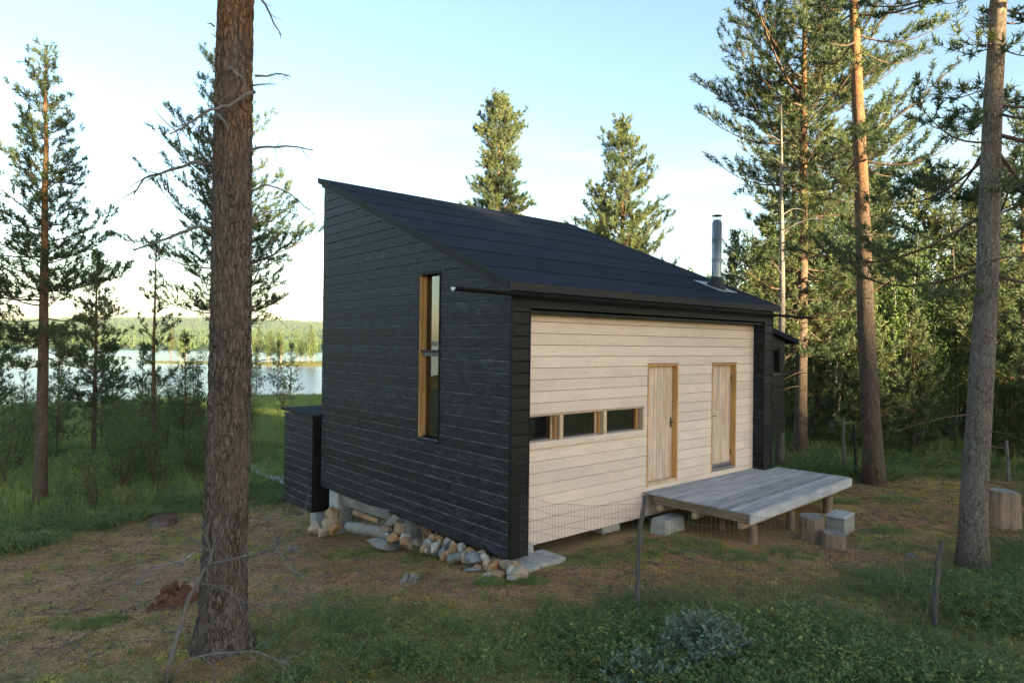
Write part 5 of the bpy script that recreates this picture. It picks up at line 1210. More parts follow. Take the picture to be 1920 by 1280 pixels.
# --- background trees, copies of a few kinds
kp = [pine(20, 12.5, 0.15, 0.25, 1.9, 'cone', nb=5, ts=0.2, w=0.024, twd=0.24, nbl=8, deadn=5), pine(21, 14.5, 0.17, 0.4, 2.0, 'old', nb=5, ts=0.2, w=0.024, twd=0.24, nbl=8, deadn=6),
      pine(22, 5.6, 0.06, 0.08, 1.2, 'cone', nb=4, whorl=0.36, ts=0.13, w=0.013, twd=0.22, nbl=9, elev=(0.05, 0.8)), pine(23, 3.4, 0.04, 0.08, 0.9, 'cone', nb=4, whorl=0.32, ts=0.12, w=0.012, twd=0.2, nbl=9, elev=(0.1, 0.8)),
      pine(24, 5.8, 0.06, 0.05, 1.3, 'cone', nb=6, whorl=0.28, ts=0.16, w=0.018, twd=0.18, nbl=9, elev=(0.0, 0.8))]
def birch(seed, H, stems, Rr, nleaf, lsz=0.05, spread=0.25):
    rng = np.random.default_rng(seed); tr = Acc(); lim = Acc(); LP = []
    for s_ in range(stems):
        az = rng.uniform(0, 6.28); ld = np.array([math.cos(az), math.sin(az)])*spread*rng.uniform(0.3, 1); h = H*rng.uniform(0.75, 1.0); t = np.linspace(0, 1, 10)
        P = np.stack([ld[0]*t*h*0.5+np.cumsum(rng.normal(0, 0.02, 10)), ld[1]*t*h*0.5+np.cumsum(rng.normal(0, 0.02, 10)), t*h], -1); P[0, 2] = -0.15; P[:, :2] += ld*0.25
        V, Q, T = tube(P, (0.028+0.006*h)*(1-0.9*t), 7); tr.add(V, Q, T, 0)
        nbr = int(h*5)
        for j in range(nbr):
            f_ = rng.uniform(0.22, 1.0); o = np.array([np.interp(f_, t, P[:, i]) for i in range(3)]); a2 = rng.uniform(0, 6.28); L_ = Rr*(1.15-f_)*rng.uniform(0.5, 1.1)+0.2; sq = np.linspace(0, 1, 5)
            BP = o+np.outer(sq*L_, [math.cos(a2)*0.8, math.sin(a2)*0.8, 0.55])-np.outer(sq**2*L_*0.25, [0, 0, 1]); V, Q, T = tube(BP, 0.009*(1-0.8*sq)+0.001, 4, False); lim.add(V, Q, None, 0)
            m = int(nleaf*L_)
            ff = rng.uniform(0.2, 1.05, m); pp = np.stack([np.interp(ff, sq, BP[:, i]) for i in range(3)], -1)+rng.normal(0, 0.09+0.08*L_, (m, 3)); LP.append(np.concatenate([pp, np.full((m, 1), np.clip(rng.normal(0.45, 0.18), 0, 1))], 1))
    LPa = np.concatenate(LP); n = len(LPa); d = unit(rng.normal(size=(n, 3))+np.array([0, 0, -0.3])); p2 = unit(np.cross(d, rng.normal(size=(n, 3)))); sz = lsz*rng.uniform(0.7, 1.3, n)[:, None]
    c = LPa[:, :3]; V = np.stack([c-d*sz*0.6, c+p2*sz*0.42, c+d*sz*0.7, c-p2*sz*0.42], 1).reshape(-1, 3); cr = Acc(); cr.add(V, np.arange(4*n).reshape(-1, 4), None, np.repeat(np.clip(LPa[:, 3]+rng.normal(0, 0.1, n), 0, 1), 4))
    return dict(trunk=tr.mesh('trunk', True), limbs=lim.mesh('limbs', True), crown=cr.mesh('crown'))
kb = [birch(30, 7.5, 4, 1.5, 46, 0.075), birch(31, 5.0, 3, 1.1, 60, 0.06), birch(32, 2.2, 5, 0.7, 70, 0.045, 0.5)]
place_tree('birch_clump', 'clump of pale birch stems with fresh green crown left of the leaning grey pine', 'birch', kb[0], 13.14, 22.4, 0.4, 1.0, bark='birch_bark', leaf='birch_leaf', limb='limb')
rng = np.random.default_rng(99)
def tree_row(lst, group):
    for (name, lab, cat, ms, x_, y_, sc) in lst:
        bi = ms in kb
        place_tree(name, lab, cat, ms, x_, y_, rng.uniform(0, 6.28), sc, group, 'birch_bark' if bi else 'bark', 'birch_leaf' if bi else 'needle')
# forest to the right
RF = 'forest trees right of the cabin'
tree_row([
 ('forest_pine', 'straight pine deep in the wood just right of the dead pine', 'pine tree', kp[1], 11.6, 27.5, 0.95),
 ('forest_pine', 'pine in the wood behind the leaning red pine, left side', 'pine tree', kp[0], 13.6, 26.5, 0.9),
 ('forest_pine', 'sunlit pine top above the birch clump', 'pine tree', kp[0], 20.5, 37, 1.05),
 ('forest_pine', 'sunlit pine top between the birch clump and the grey leaning pine', 'pine tree', kp[1], 26.5, 40, 0.95),
 ('forest_pine', 'pine with visible stem right of the birch clump', 'pine tree', kp[0], 15.6, 21.8, 0.78),
 ('forest_pine', 'second straight stem right of the birch clump, further in', 'pine tree', kp[1], 18.8, 24.5, 0.85),
 ('forest_pine', 'dark pine beyond the grey leaning trunk at the right edge', 'pine tree', kp[0], 21.5, 26.0, 0.95),
 ('forest_pine', 'tall far pine behind the chimney side of the wood', 'pine tree', kp[0], 14.5, 36.0, 1.0),
 ('forest_pine', 'far pine showing between dead pine and leaning red pine', 'pine tree', kp[1], 17.0, 32.0, 1.0),
 ('forest_pine', 'far sunlit pine at the right edge above the shrubs', 'pine tree', kp[0], 31.5, 38.0, 1.0),
 ('young_birch', 'broad leafy birch filling the wood left of the red pine stem', 'birch', kb[0], 11.9, 24.6, 1.0),
 ('young_birch', 'broad leafy birch filling the wood right of the red pine stem', 'birch', kb[0], 14.6, 23.4, 0.9),
 ('young_birch', 'broad leafy birch between the birch clump and the grey trunk, near', 'birch', kb[0], 16.2, 26.8, 1.1),
 ('young_birch', 'tall leafy birch deep behind the dead pine', 'birch', kb[0], 11.4, 30.5, 1.25),
 ('young_birch', 'tall leafy birch deep behind the grey leaning trunk', 'birch', kb[0], 22.0, 30.8, 1.3),
 ('young_birch', 'tall leafy birch at the right border of the wood', 'birch', kb[0], 23.4, 27.0, 1.15),
 ('forest_pine', 'far pine closing the wood at the extreme right', 'pine tree', kp[1], 27.0, 30.0, 1.0),
 ('forest_pine', 'far pine low behind the annex roof', 'pine tree', kp[0], 11.0, 33.0, 0.72),
 ('forest_pine', 'far pine beside the flue, lower than the others', 'pine tree', kp[0], 14.2, 43.0, 0.72),
 ('young_pine', 'young bushy pine just right of the annex', 'pine tree', kp[4], 9.9, 21.6, 1.0),
 ('young_pine', 'young pine behind the grey and black fence poles', 'pine tree', kp[4], 10.6, 19.6, 0.85),
 ('young_pine', 'young pine between leaning red pine and birch clump', 'pine tree', kp[4], 12.0, 19.8, 0.8),
 ('young_pine', 'young pine right of the birch stems', 'pine tree', kp[4], 16.4, 24.0, 1.15),
 ('young_pine', 'young pine at left of the grey leaning trunk', 'pine tree', kp[4], 14.4, 19.2, 0.75),
 ('young_pine', 'young pine right of the grey leaning trunk by the pale pole', 'pine tree', kp[4], 17.2, 20.6, 1.0),
 ('young_pine', 'young dark pine at the right edge behind the tall stump', 'pine tree', kp[4], 15.4, 18.2, 0.7),
 ('young_pine', 'small pine low at the right edge', 'pine tree', kp[3], 14.2, 16.9, 1.0),
 ('young_pine', 'small pine in the dark gap behind the black pole', 'pine tree', kp[3], 12.6, 23.5, 1.2),
 ('forest_pine', 'bushy mid-height pine filling the wood left of the leaning red pine', 'pine tree', kp[4], 12.2, 26.5, 1.7),
 ('forest_pine', 'bushy mid-height pine in the wood right behind the red pine', 'pine tree', kp[4], 15.2, 28.0, 1.8),
 ('forest_pine', 'bushy mid-height pine behind the birch stems', 'pine tree', kp[4], 18.0, 29.0, 1.9),
 ('forest_pine', 'bushy mid-height pine left of the grey leaning trunk, far in', 'pine tree', kp[4], 20.4, 29.5, 1.7),
 ('forest_pine', 'bushy mid-height pine right of the grey leaning trunk, far in', 'pine tree', kp[4], 23.5, 29.0, 1.9),
 ('forest_pine', 'bushy pine at the extreme right, low in the wood', 'pine tree', kp[4], 21.0, 23.5, 1.6),
 ('forest_pine', 'bushy pine behind the annex, low in the wood', 'pine tree', kp[4], 9.6, 25.0, 1.4),
 ('young_birch', 'bright birch deep in the wood between red pine and birch clump', 'birch', kb[0], 17.5, 33.5, 1.35),
 ('young_birch', 'bright birch deep in the wood right of the birch clump', 'birch', kb[0], 20.2, 33.0, 1.3),
 ('young_birch', 'bright birch deep in the wood left of the red pine', 'birch', kb[0], 13.4, 32.5, 1.3),
 ('young_birch', 'bright birch deep in the wood at the right edge', 'birch', kb[0], 28.5, 35.5, 1.4),
 ('young_birch', 'bright birch just right of the grey trunk, far in', 'birch', kb[0], 24.2, 35.0, 1.4),
 ('young_birch', 'leafy birch sapling low behind the tall stump', 'birch', kb[1], 16.4, 19.4, 0.9),
 ('young_birch', 'leafy birch sapling low right of the red pine foot', 'birch', kb[1], 12.8, 20.8, 0.8),
 ('young_birch', 'leafy birch sapling between birch clump and grey trunk', 'birch', kb[1], 15.2, 22.8, 1.0),
 ('young_birch', 'leafy birch behind the two fence poles', 'birch', kb[0], 13.4, 27.8, 0.95),
 ('young_birch', 'leafy birch crown just left of the grey leaning trunk', 'birch', kb[0], 17.2, 25.4, 1.0),
 ('young_birch', 'leafy birch crown right of the grey leaning trunk', 'birch', kb[0], 20.0, 26.6, 1.05),
 ('young_birch', 'leafy birch low at the right edge', 'birch', kb[0], 19.4, 22.2, 0.85),
 ('young_birch', 'young birch behind the leaning red pine', 'birch', kb[1], 11.4, 23.6, 1.2),
 ('young_birch', 'young birch with bright leaves right of the leaning red pine', 'birch', kb[1], 14.8, 25.0, 1.35),
 ('young_birch', 'young birch filling the gap at the right edge', 'birch', kb[1], 18.6, 21.8, 1.2),
 ('young_birch', 'tall sunlit birch far behind the birch clump', 'birch', kb[0], 22.5, 33.0, 1.15),
 ('young_birch', 'sunlit birch far right behind the grey trunk', 'birch', kb[0], 26.0, 33.5, 1.1),
 ('young_birch', 'sunlit birch in the gap between dead pine and red pine', 'birch', kb[0], 15.6, 30.5, 1.1),
], RF)
# left side and lake shore
LF = 'trees between the cabin and the lake'
tree_row([
 ('forest_pine', 'second pine stem behind the far-left pine', 'pine tree', kp[0], -16.3, 26.0, 0.66),
 ('forest_pine', 'pine at the extreme left edge', 'pine tree', kp[0], -21.5, 27.0, 0.7),
 ('young_pine', 'young pine standing against the water left of the thin pine', 'pine tree', kp[2], -20.4, 34.0, 0.85),
 ('young_pine', 'dense young pine just right of the thin sparse pine', 'pine tree', kp[2], -14.0, 28.5, 0.9),
 ('young_pine', 'young pine hidden half behind the left pine stem', 'pine tree', kp[2], -17.2, 25.2, 0.8),
 ('young_pine', 'young pine at the left edge among shrubs', 'pine tree', kp[2], -17.6, 22.6, 0.78),
 ('young_pine', 'small pine in the meadow beside the big trunk', 'pine tree', kp[3], -12.6, 30.0, 1.1),
 ('young_pine', 'shoreline pine left of the cabin, leftmost of the three by the water', 'pine tree', kp[2], -24.2, 63.0, 0.9),
 ('young_pine', 'shoreline pine left of the cabin, middle one of the three by the water', 'pine tree', kp[2], -22.0, 62.5, 1.0),
 ('young_pine', 'shoreline pine left of the cabin, nearest the wall of the three', 'pine tree', kp[2], -19.3, 58.0, 0.95),
 ('young_pine', 'tiny pine in the meadow above the storage box', 'pine tree', kp[3], -15.8, 46.0, 0.8),
 ('young_pine', 'shoreline pine just right of the big trunk', 'pine tree', kp[2], -26.5, 62.0, 0.8),
 ('young_birch', 'birch thicket at the left edge by the pine foot', 'birch', kb[1], -15.2, 21.4, 0.62),
 ('young_birch', 'birch at the shore left of the big trunk', 'birch', kb[1], -19.2, 40.0, 1.0),
 ('young_birch', 'rounded birch right behind the big trunk at left', 'birch', kb[1], -13.4, 33.0, 0.95),
], LF)
sh_names = ['leafy willow bush in the left meadow, nearest the far-left pine', 'leafy bush at the left edge of the meadow', 'leafy bush between far-left pine and thin pine', 'low leafy bush by the foot of the thin pine', 'leafy bush beside the boardwalk end', 'leafy bush left of the boardwalk, against the water', 'leafy bush right of the thin pine, before the big trunk', 'leafy bush far out at the meadow edge', 'leafy bush at the lower left behind the soil patch']
for lab, (x_, y_, sc) in zip(sh_names, [(-11.3, 19.2, 1.0), (-15.0, 19.6, 1.1), (-12.6, 22.6, 1.2), (-10.6, 23.6, 0.9), (-16.5, 33.5, 1.2), (-19.5, 37.5, 1.4), (-9.9, 21.0, 0.8), (-25, 46, 1.6), (-10.6, 17.0, 0.8)]):
    place_tree('leafy_bush', lab, 'bush', kb[2], x_, y_, rng.uniform(0, 6), sc, 'bushes in the left meadow', 'limb', 'birch_leaf', 'limb')
rb_ = np.random.default_rng(314)
for i in range(34):
    y_ = rb_.uniform(18.5, 44); x_ = -y_*rb_.uniform(0.36, 0.80); 
    place_tree('leafy_bush', 'low leafy bush in the thicket between the cabin and the lake shore', 'bush', kb[2], x_, y_, rb_.uniform(0, 6), rb_.uniform(0.6, 1.3), 'thicket bushes in the left meadow', 'limb', 'birch_leaf', 'limb')
for i, (x_, y_, sc, lab) in enumerate([(-15.0, 27.0, 0.8, 'young pine in the thicket just left of the big trunk'), (-18.5, 30.0, 0.75, 'young pine in the thicket behind the far-left pine stem'), (-22.5, 33.0, 0.9, 'young pine in the thicket near the left picture edge'), (-12.0, 25.6, 0.55, 'knee-high pine in the thicket by the boardwalk'), (-20.5, 28.0, 0.7, 'young pine low in the thicket at the left edge')]):
    place_tree('young_pine', lab, 'pine tree', kp[2], x_, y_, i*1.3, sc, LF, 'bark', 'needle', 'limb')
# sunlit trees out on the spit
for i in range(22):
    x_ = (-72+i*1.25 if i < 19 else -88+(i-19)*4)+rng.uniform(-0.6, 0.6); y_ = 166+rng.uniform(-5, 6)
    place_tree('spit_pine' if i % 3 == 1 else 'spit_birch', 'sunlit yellow-green tree on the grassy spit across the water', 'tree', kp[0] if i % 3 == 1 else kb[0], x_, y_, rng.uniform(0, 6), rng.uniform(0.5, 0.8) if i % 3 == 1 else rng.uniform(0.85, 1.3), 'sunlit trees on the spit', 'bark', 'needle' if i % 3 == 1 else 'birch_leaf', z0=WATER+0.4)

# ------------------------------------------------------------------ far woods (stuff)
def lowconifer(seed, H, Rr, f0=0.1):
    rng = np.random.default_rng(seed); a = Acc(); n = 7
    for k in range(6):
        z0 = H*(f0+0.15*(1-f0)/0.9*k); rr = Rr*(1-k/6.3)*rng.uniform(0.85, 1.15); V = [(0, 0, z0+H*0.24)]
        for j in range(n): an_ = 2*PI*j/n+rng.normal(0, 0.15); q = rr*rng.uniform(0.65, 1.2); V.append((q*math.cos(an_), q*math.sin(an_), z0+rng.normal(0, 0.03*H)))
        a.add(V, None, [(0, 1+j, 1+(j+1) % n) for j in range(n)], rng.uniform(0.2, 0.8))
    V, Q, T = tube([(0, 0, -0.5), (0, 0, H*0.3)], 0.13, 5, False); a.add(V, Q, None, 0.1)
    return a.mesh('far_conifer')
far_kinds = [(lowconifer(i, 10+i % 3*2, 1.7+0.2*(i % 2)), M['needle_i']) for i in range(4)]
rng = np.random.default_rng(17)
n = 30000
fx = rng.uniform(-1500, 500, n); fd = np.concatenate([rng.uniform(2, 130, n//3), rng.uniform(0, 1, n-n//3)**1.1*1900+60]); fy = 374+fd
ok = np.abs(fx+0.28*fy) < 0.62*fy; fx, fy = fx[ok], fy[ok]
# height on the hill sheet by bilinear lookup
iy = np.interp(fy, hy, np.arange(len(hy))); ix = np.interp(fx, hx, np.arange(len(hx))); i0 = np.clip(iy.astype(int), 0, len(hy)-2); j0 = np.clip(ix.astype(int), 0, len(hx)-2); fi, fj = iy-i0, ix-j0
fz = HZ[i0, j0]*(1-fi)*(1-fj)+HZ[i0+1, j0]*fi*(1-fj)+HZ[i0, j0+1]*(1-fi)*fj+HZ[i0+1, j0+1]*fi*fj
s_ = rng.uniform(0.28, 0.55, len(fx))*np.where(fy > 900, 1.5, 1.0)
scatter('far_forest', np.stack([fx, fy, fz-0.3], -1), rnd_rot(rng, len(fx), 0.02), np.stack([s_*np.where(fy > 900, 2.0, 1.2)]*2+[s_], -1), rng.integers(0, 4, len(fx)), far_kinds, 'conifer forest covering the far shore and hills across the lake', 'forest')
# wood behind the viewer that keeps the low sun off the yard
wk = [(lowconifer(40+i, 17+1.2*i, 3.0), M['needle_i']) for i in range(4)]+[(lowconifer(50, 19, 2.6, 0.62), M['needle_i'])]
rng = np.random.default_rng(23); WP = []; WS = []; WI = []
lat = np.array([-SUN_H.y, SUN_H.x]); sunv = np.array([SUN_H.x, SUN_H.y])       # lateral axis and axis towards the sun
gap0, gap1 = 5.75, 7.2
for i in range(6000):
    D = rng.uniform(108, 150); q = rng.uniform(-35, 85); rr = 2.7
    if gap0+0.1 < q < gap1-0.3 or q > 60: continue      # a narrow slot between the stems
    if len(WP) > 1900: break
    p = sunv*D+lat*q; WP.append((p[0], p[1], float(ground_z(p[0], p[1]))-1.0)); sc = rng.uniform(0.62, 0.79)*(1-0.38*float(sstep(15, 19, q))); WS.append((sc, sc, sc)); WI.append(int(rng.integers(0, 4)))
for i in range(60):     # unseen high-crowned pines added to block the sun above the slot
    p = sunv*rng.uniform(108, 150)+lat*rng.uniform(gap0-1.2, gap1+0.6); WP.append((p[0], p[1], float(ground_z(p[0], p[1]))-0.3)); sc = rng.uniform(0.85, 1.0); WS.append((sc, sc, sc)); WI.append(4)
scatter('pine_wood', WP, rnd_rot(rng, len(WP), 0.03), WS, WI, wk, 'dense pine wood closing the clearing on the sunny side', 'forest')

# ------------------------------------------------------------------ ground cover (stuff)
def shrub_proto(seed, nst, h, lsz, spread, leafn):
    rng = np.random.default_rng(seed); a = Acc(); C_, D_, S_ = [], [], []
    for i in range(nst):
        b0 = rng.normal(0, spread*0.45, 2); d = np.array([b0[0]*1.2+rng.normal(0, 0.25)*h, b0[1]*1.2+rng.normal(0, 0.25)*h, h*rng.uniform(0.55, 1.1)]); P = np.array([[b0[0], b0[1], -0.02], [b0[0]+d[0]*0.45, b0[1]+d[1]*0.45, d[2]*0.55], [b0[0]+d[0], b0[1]+d[1], d[2]]])
        V, Q, T = tube(P, [0.002, 0.0015, 0.0008], 3, False); a.add(V, Q, None, 0.15)
        for j in range(leafn):
            f_ = rng.uniform(0.3, 1.02); c = P[0]*(1-f_)**2+2*P[1]*f_*(1-f_)+P[2]*f_**2; C_.append(c+rng.normal(0, 0.014, 3)); D_.append([rng.normal(), rng.normal(), rng.normal(0.25, 0.45)]); S_.append(lsz*rng.uniform(0.7, 1.3))
    C_ = np.array(C_); d = unit(np.array(D_)); n = len(C_); p2 = unit(np.cross(d, unit(rng.normal(0, 0.4, (n, 3))+np.array([0, 0, 1])))); S_ = np.array(S_)[:, None]
    V = np.stack([C_, C_+d*S_*0.5+p2*S_*0.33, C_+d*S_, C_+d*S_*0.5-p2*S_*0.33], 1).reshape(-1, 3); a.add(V, np.arange(4*n).reshape(-1, 4), None, np.repeat(rng.uniform(0, 1, n), 4)); return a.mesh('shrub')
def grass_proto(seed, nbl, h, spread, w=0.004, droop=0.5):
    rng = np.random.default_rng(seed); n = nbl; b0 = rng.normal(0, spread*0.4, (n, 2)); az = rng.uniform(0, 6.28, n); hh = h*rng.uniform(0.45, 1.15, n); ln = hh*droop*rng.uniform(0.2, 1.2, n); dx = np.stack([np.cos(az), np.sin(az)], -1); pw = np.stack([-np.sin(az), np.cos(az)], -1)*w
    p0 = np.c_[b0, np.full(n, -0.01)]; p1 = np.c_[b0+dx*ln[:, None]*0.35, hh*0.62]; p2 = np.c_[b0+dx*ln[:, None], hh]
    e = np.c_[pw, np.zeros(n)]; V = np.stack([p0-e, p0+e, p1+e*0.8, p1-e*0.8, p2], 1).reshape(-1, 3); i = np.arange(n)[:, None]*5
    a = Acc(); a.add(V, i+np.array([[0, 1, 2, 3]]), i+np.array([[3, 2, 4]]), np.repeat(rng.uniform(0, 1, n), 5)); return a.mesh('grass_tuft')
def in_view(x, y): return (np.abs(x) < 0.80*y+1.2) & (y > 4.6)
def sample(n, x0, x1, y0, y1, dens, rng):
    x = rng.uniform(x0, x1, n); y = rng.uniform(y0, y1, n); k = in_view(x, y); x, y = x[k], y[k]; k = rng.random(len(x)) < dens(x, y); x, y = x[k], y[k]
    q = np.stack([x-C0[0], y-C0[1]], -1); u_ = q@UU[:2]; v_ = q@VV[:2]
    k = ~((u_ > -0.15) & (u_ < WID+0.1) & (v_ > -0.05) & (v_ < LEN+0.2)) & ~((u_ > -0.25) & (u_ < 0.95) & (v_ > 6.3) & (v_ < 8.1)) & (np.hypot(x-BTX, y-BTY) > 0.3)
    k &= ~((u_ > 3.3) & (u_ < 7.9) & (v_ > -1.85) & (v_ < 0.3))
    return x[k], y[k]
rng = np.random.default_rng(55)
def yd(x, y): return poly_sd(YARD, x, y)+0.9*(fbm(x*0.8, y*0.8, 5)-0.47)
def patch(x, y, s, seed, lo=0.4, hi=0.55): return sstep(lo, hi, fbm(x*s, y*s, seed, 3)/0.875)
sk = [(shrub_proto(i, 16, 0.20, 0.026, 0.26, 14), M['shrub_leaf']) for i in range(4)]+[(shrub_proto(9, 14, 0.15, 0.024, 0.24, 12), M['rust_leaf']), (shrub_proto(12, 7, 0.30, 0.046, 0.22, 9), M['shrub_leaf']), (shrub_proto(13, 9, 0.34, 0.006, 0.30, 5), M['deadlimb'])]
x1, y1 = sample(62000, -9, 10, 4.7, 13, lambda x, y: sstep(-0.9, 1.6, yd(x, y))*(0.12+0.62*patch(x, y, 0.9, 71))*(0.45+0.55*sstep(-1, 3, x)), rng)
x2, y2 = sample(60000, -24, 24, 9, 30, lambda x, y: sstep(0.0, 0.5, yd(x, y))*(0.45+0.5*patch(x, y, 0.5, 72))*np.where(y > 12.5, 1, 0.0), rng)
x_, y_ = np.r_[x1, x2], np.r_[y1, y2]; n = len(x_)
sc = rng.uniform(0.4, 1.0, n)*(0.6+0.6*patch(x_, y_, 0.7, 73))*np.where(y_ > 13, 1.25, 0.4+0.6*sstep(-0.4, 2.2, yd(x_, y_)))
ki = np.where(rng.random(n) < 0.05+0.22*patch(x_, y_, 1.1, 74, 0.5, 0.62), 4, rng.integers(0, 4, n)); q_ = rng.random(n); ki = np.where(q_ < 0.035, 5, np.where(q_ > 0.95, 6, ki))
scatter('berry_shrubs', np.stack([x_, y_, ground_z(x_, y_)-0.01], -1), rnd_rot(rng, n), np.stack([sc]*3, -1), ki, sk, 'low green bilberry shrubs carpeting the ground round the yard', 'shrubs')
gk = [(grass_proto(i, 54, 0.095, 0.10, 0.0022), M['grass']) for i in range(3)]
xs, ys = [], []
for (cx_, cy_, r_, m) in ((2.6, 10.6, 0.8, 130), (1.6, 10.2, 0.7, 120), (1.0, 9.9, 0.5, 50), (6.6, 11.6, 0.32, 110), (-5.1, 8.15, 0.42, 120), (0.25, 9.0, 0.3, 60), (-1.4, 10.6, 0.6, 60), (-2.6, 11.4, 0.6, 50), (6.9, 13.8, 0.4, 70), (8.2, 14.0, 0.5, 70), (6.2, 10.6, 0.35, 50), (3.5, 10.15, 0.45, 60), (4.4, 10.2, 0.4, 40), (-0.25, 8.9, 0.22, 50)):
    a = rng.uniform(0, 6.28, m); q = r_*np.sqrt(rng.random(m)); xs.append(cx_+q*np.cos(a)); ys.append(cy_+q*np.sin(a)*0.6)
x3, y3 = sample(16000, -11, 13, 6.3, 18, lambda x, y: 0.03+0.2*patch(x, y, 1.3, 75, 0.5, 0.62), rng)
x_, y_ = np.r_[np.concatenate(xs), x3], np.r_[np.concatenate(ys), y3]; n = len(x_); sc = rng.uniform(0.4, 1.0, n)
scatter('short_grass', np.stack([x_, y_, ground_z(x_, y_)-0.005], -1), rnd_rot(rng, n), np.stack([sc]*3, -1), rng.integers(0, 3, n), gk, 'short green grass tufts in the yard', 'grass')
mk_ = [(grass_proto(20+i, 60, 0.45, 0.35, 0.009, 0.45), M['meadow']) for i in range(3)]
x_, y_ = sample(60000, -50, 30, 15, 66, lambda x, y: sstep(0.8, 5.0, yd(x, y))*np.where(x < 5, 0.75, 0.25)*(ground_z(x, y, False) > -2.58), rng); n = len(x_); sc = rng.uniform(0.6, 1.2, n)*np.where(y_ > 28, 1.25, 0.85)
scatter('meadow_grass', np.stack([x_, y_, ground_z(x_, y_)-0.02], -1), rnd_rot(rng, n), np.stack([sc*1.25, sc*1.25, sc], -1), rng.integers(0, 3, n), mk_, 'tall sedge grass of the meadow sloping to the lake', 'grass')
def needle_mat_proto(seed, n_, rad, L_, w_):
    rng = np.random.default_rng(seed); a = rng.uniform(0, 6.28, n_); r_ = rad*np.sqrt(rng.random(n_)); c = np.stack([r_*np.cos(a), r_*np.sin(a), rng.uniform(0.002, 0.014, n_)], -1)
    d = unit(np.stack([rng.normal(size=n_), rng.normal(size=n_), rng.normal(0, 0.18, n_)], -1))*(L_*rng.uniform(0.5, 1.2, n_))[:, None]; p2 = unit(np.cross(d, [0, 0, 1.0]))*w_
    V = np.stack([c-d*0.5-p2, c-d*0.5+p2, c+d*0.5], 1).reshape(-1, 3); ac = Acc(); ac.add(V, None, np.arange(3*n_).reshape(-1, 3), np.repeat(rng.uniform(0, 1, n_), 3)); return ac.mesh('needle_mat')
def moss_proto(seed, n_, rad, h):
    rng = np.random.default_rng(seed); a = rng.uniform(0, 6.28, n_); r_ = rad*np.sqrt(rng.random(n_)); hh = h*(1.1-(r_/rad)**2)*rng.uniform(0.5, 1.2, n_); c = np.stack([r_*np.cos(a), r_*np.sin(a), np.zeros(n_)], -1)
    e = np.stack([np.cos(a*7), np.sin(a*7), np.zeros(n_)], -1)*0.007; t_ = c+np.stack([rng.normal(0, 0.012, n_), rng.normal(0, 0.012, n_), hh], -1)
    V = np.stack([c-e, c+e, t_], 1).reshape(-1, 3); ac = Acc(); ac.add(V, None, np.arange(3*n_).reshape(-1, 3), np.repeat(rng.uniform(0, 1, n_), 3)); return ac.mesh('moss')
M['drynee'] = leafmat('dry_needles', (0.12, 0.045, 0.02), (0.5, 0.23, 0.09), (0.85, 0.58, 0.33), 0.1, True)
M['moss'] = leafmat('moss_fronds', (0.16, 0.17, 0.04), (0.35, 0.31, 0.075), (0.55, 0.47, 0.15), 0.3, True)
x_, y_ = sample(30000, -11, 13, 6, 18, lambda x, y: (0.4+0.6*patch(x, y, 0.8, 81))*sstep(1.4, -0.6, yd(x, y)), rng); n = len(x_); sc = rng.uniform(0.7, 1.4, n)
scatter('needle_litter', np.stack([x_, y_, ground_z(x_, y_)+0.002], -1), np.stack([np.zeros(n), np.zeros(n), rng.uniform(0, 6.28, n)], -1), np.stack([sc]*3, -1), rng.integers(0, 3, n), [(needle_mat_proto(90+i, 70, 0.16, 0.05, 0.0022), M['drynee']) for i in range(3)], 'fallen pine needles covering the yard ground', 'needles')
x_, y_ = sample(30000, -11, 13, 5.5, 18, lambda x, y: (0.03+0.75*patch(x, y, 1.0, 83, 0.46, 0.56))*(1-0.8*soil_mask(x, y)), rng); n = len(x_); sc = rng.uniform(0.6, 1.5, n)
scatter('moss_carpet', np.stack([x_, y_, ground_z(x_, y_)-0.004], -1), rnd_rot(rng, n, 0.08), np.stack([sc, sc, sc*0.8], -1), rng.integers(0, 3, n), [(moss_proto(95+i, 110, 0.12, 0.03), M['moss']) for i in range(3)], 'yellow-green moss cushions spread over the yard', 'moss')
# litter: twigs, needles and cones
def cone_proto():
    bm = bmesh.new(); bmesh.ops.create_icosphere(bm, subdivisions=2, radius=1)
    for v_ in bm.verts: v_.co = Vector((v_.co.x*0.016, v_.co.y*0.016, v_.co.z*0.024+0.012))*(1+0.2*mnoise.noise(v_.co*4))
    m_ = bpy.data.meshes.new('cone'); bm.to_mesh(m_); bm.free(); return m_
def twig_proto(seed, L_, r_):
    rng = np.random.default_rng(seed); a = Acc(); s = np.linspace(-0.5, 0.5, 6); P = np.stack([s*L_, 0.06*L_*np.sin(s*5+seed), 0.012+0.02*L_*rng.random(6)], -1); V, Q, T = tube(P, r_*(1-0.5*np.abs(s)), 4); a.add(V, Q, T)
    for j in range(3): o = P[rng.integers(1, 5)]; V, Q, T = tube([o, o+np.array([rng.normal(0, 0.15)*L_, rng.normal(0, 0.15)*L_, 0.01])], r_*0.5, 3); a.add(V, Q, T)
    return a.mesh('twig')
lk = [(cone_proto(), M['cone']), (twig_proto(1, 0.22, 0.004), M['litter']), (twig_proto(2, 0.4, 0.006), M['deadlimb']), (twig_proto(3, 0.10, 0.003), M['litter']), (twig_proto(4, 0.06, 0.0022), M['fire'])]
x_, y_ = sample(40000, -11, 13, 6, 18, lambda x, y: 0.5*sstep(0.6, -0.3, yd(x, y))+0.03, rng); n = len(x_); sc = rng.uniform(0.6, 1.3, n)
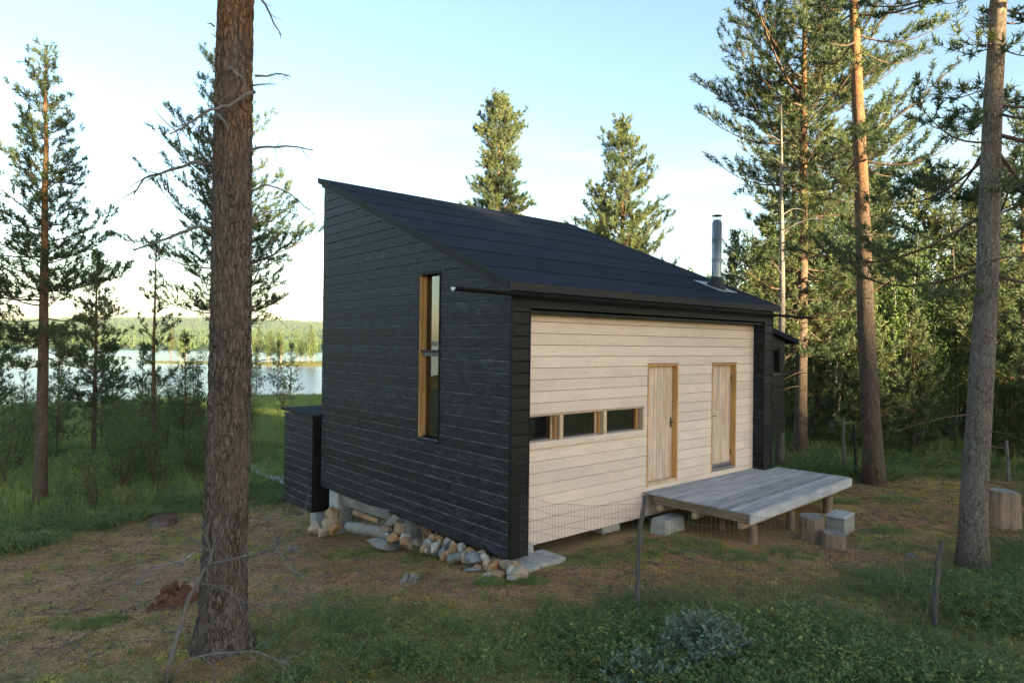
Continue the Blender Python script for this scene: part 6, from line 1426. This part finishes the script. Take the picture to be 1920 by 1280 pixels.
scatter('forest_litter', np.stack([x_, y_, ground_z(x_, y_)+0.003], -1), np.stack([rng.normal(0, 0.15, n), rng.normal(0, 0.15, n), rng.uniform(0, 6.28, n)], -1), np.stack([sc]*3, -1), rng.choice(5, n, p=[0.06, 0.27, 0.09, 0.30, 0.28]), lk, 'fallen cones, needles and dry twigs on the yard ground', 'litter')
# grey-green willow bush in the foreground
def willow(seed, nst, H, spread):
    rng = np.random.default_rng(seed); st = Acc(); C_, D_ = [], []
    for i in range(nst):
        az = rng.uniform(0, 6.28); out = spread*math.sqrt(rng.random()); h = H*(1-0.55*(out/spread)**2)*rng.uniform(0.65, 1.05); s = np.linspace(0, 1, 7)
        P = np.outer(s**1.2*out, [math.cos(az), math.sin(az), 0])+np.outer(s*h, [0, 0, 1])+np.array([rng.normal(0, 0.08), rng.normal(0, 0.08), -0.05]); V, Q, T = tube(P, 0.005*(1-0.8*s)+0.001, 4, False); st.add(V, Q)
        for j in range(34):
            f_ = rng.uniform(0.3, 1.0); c = np.array([np.interp(f_, s, P[:, k]) for k in range(3)]); C_.append(c+rng.normal(0, 0.02, 3)); a2 = rng.uniform(0, 6.28); D_.append([math.cos(a2), math.sin(a2), rng.uniform(0.2, 1.3)])
    C_ = np.array(C_); d = unit(np.array(D_)); n = len(C_); p2 = unit(np.cross(d, rng.normal(size=(n, 3)))); S_ = 0.048*rng.uniform(0.7, 1.3, n)[:, None]
    V = np.stack([C_, C_+d*S_*0.5+p2*S_*0.2, C_+d*S_, C_+d*S_*0.5-p2*S_*0.2], 1).reshape(-1, 3); a = Acc(); a.add(V, np.arange(4*n).reshape(-1, 4), None, np.repeat(rng.uniform(0, 1, n), 4)); return st.mesh('stems'), a.mesh('leaves')
for lab, x_, y_, nst, H, sp, sd in (('grey-green willow bush at the bottom, right of centre', 2.0, 6.75, 120, 0.62, 0.55, 3), ('smaller grey-green willow bush at the bottom left of the larger one', 1.25, 6.35, 60, 0.36, 0.4, 4)):
    r = empty('willow_bush', (x_, y_, float(ground_z(x_, y_))), 0, lab, 'bush'); a_, b_ = willow(sd, nst, H, sp); ob('stems', a_, M['limb'], r); ob('leaves', b_, M['willow_leaf'], r)

# ------------------------------------------------------------------ air
hz = ob('haze', build_mesh('haze', boxv(-2750, 2050, -330, 3050, -9, 150), BOXQ)); tag(hz, kind='stuff')
hz['label'] = 'thin evening haze over lake and hills'
hm = bpy.data.materials.new('haze'); hm.use_nodes = True; hm.node_tree.nodes.clear()
pv = N(hm.node_tree, 'ShaderNodeVolumePrincipled'); pv.inputs['Color'].default_value = (0.72, 0.84, 1.0, 1); pv.inputs['Density'].default_value = 0.0001; pv.inputs['Anisotropy'].default_value = 0.1
ho = N(hm.node_tree, 'ShaderNodeOutputMaterial'); hm.node_tree.links.new(pv.outputs[0], ho.inputs['Volume']); hz.data.materials.append(hm)
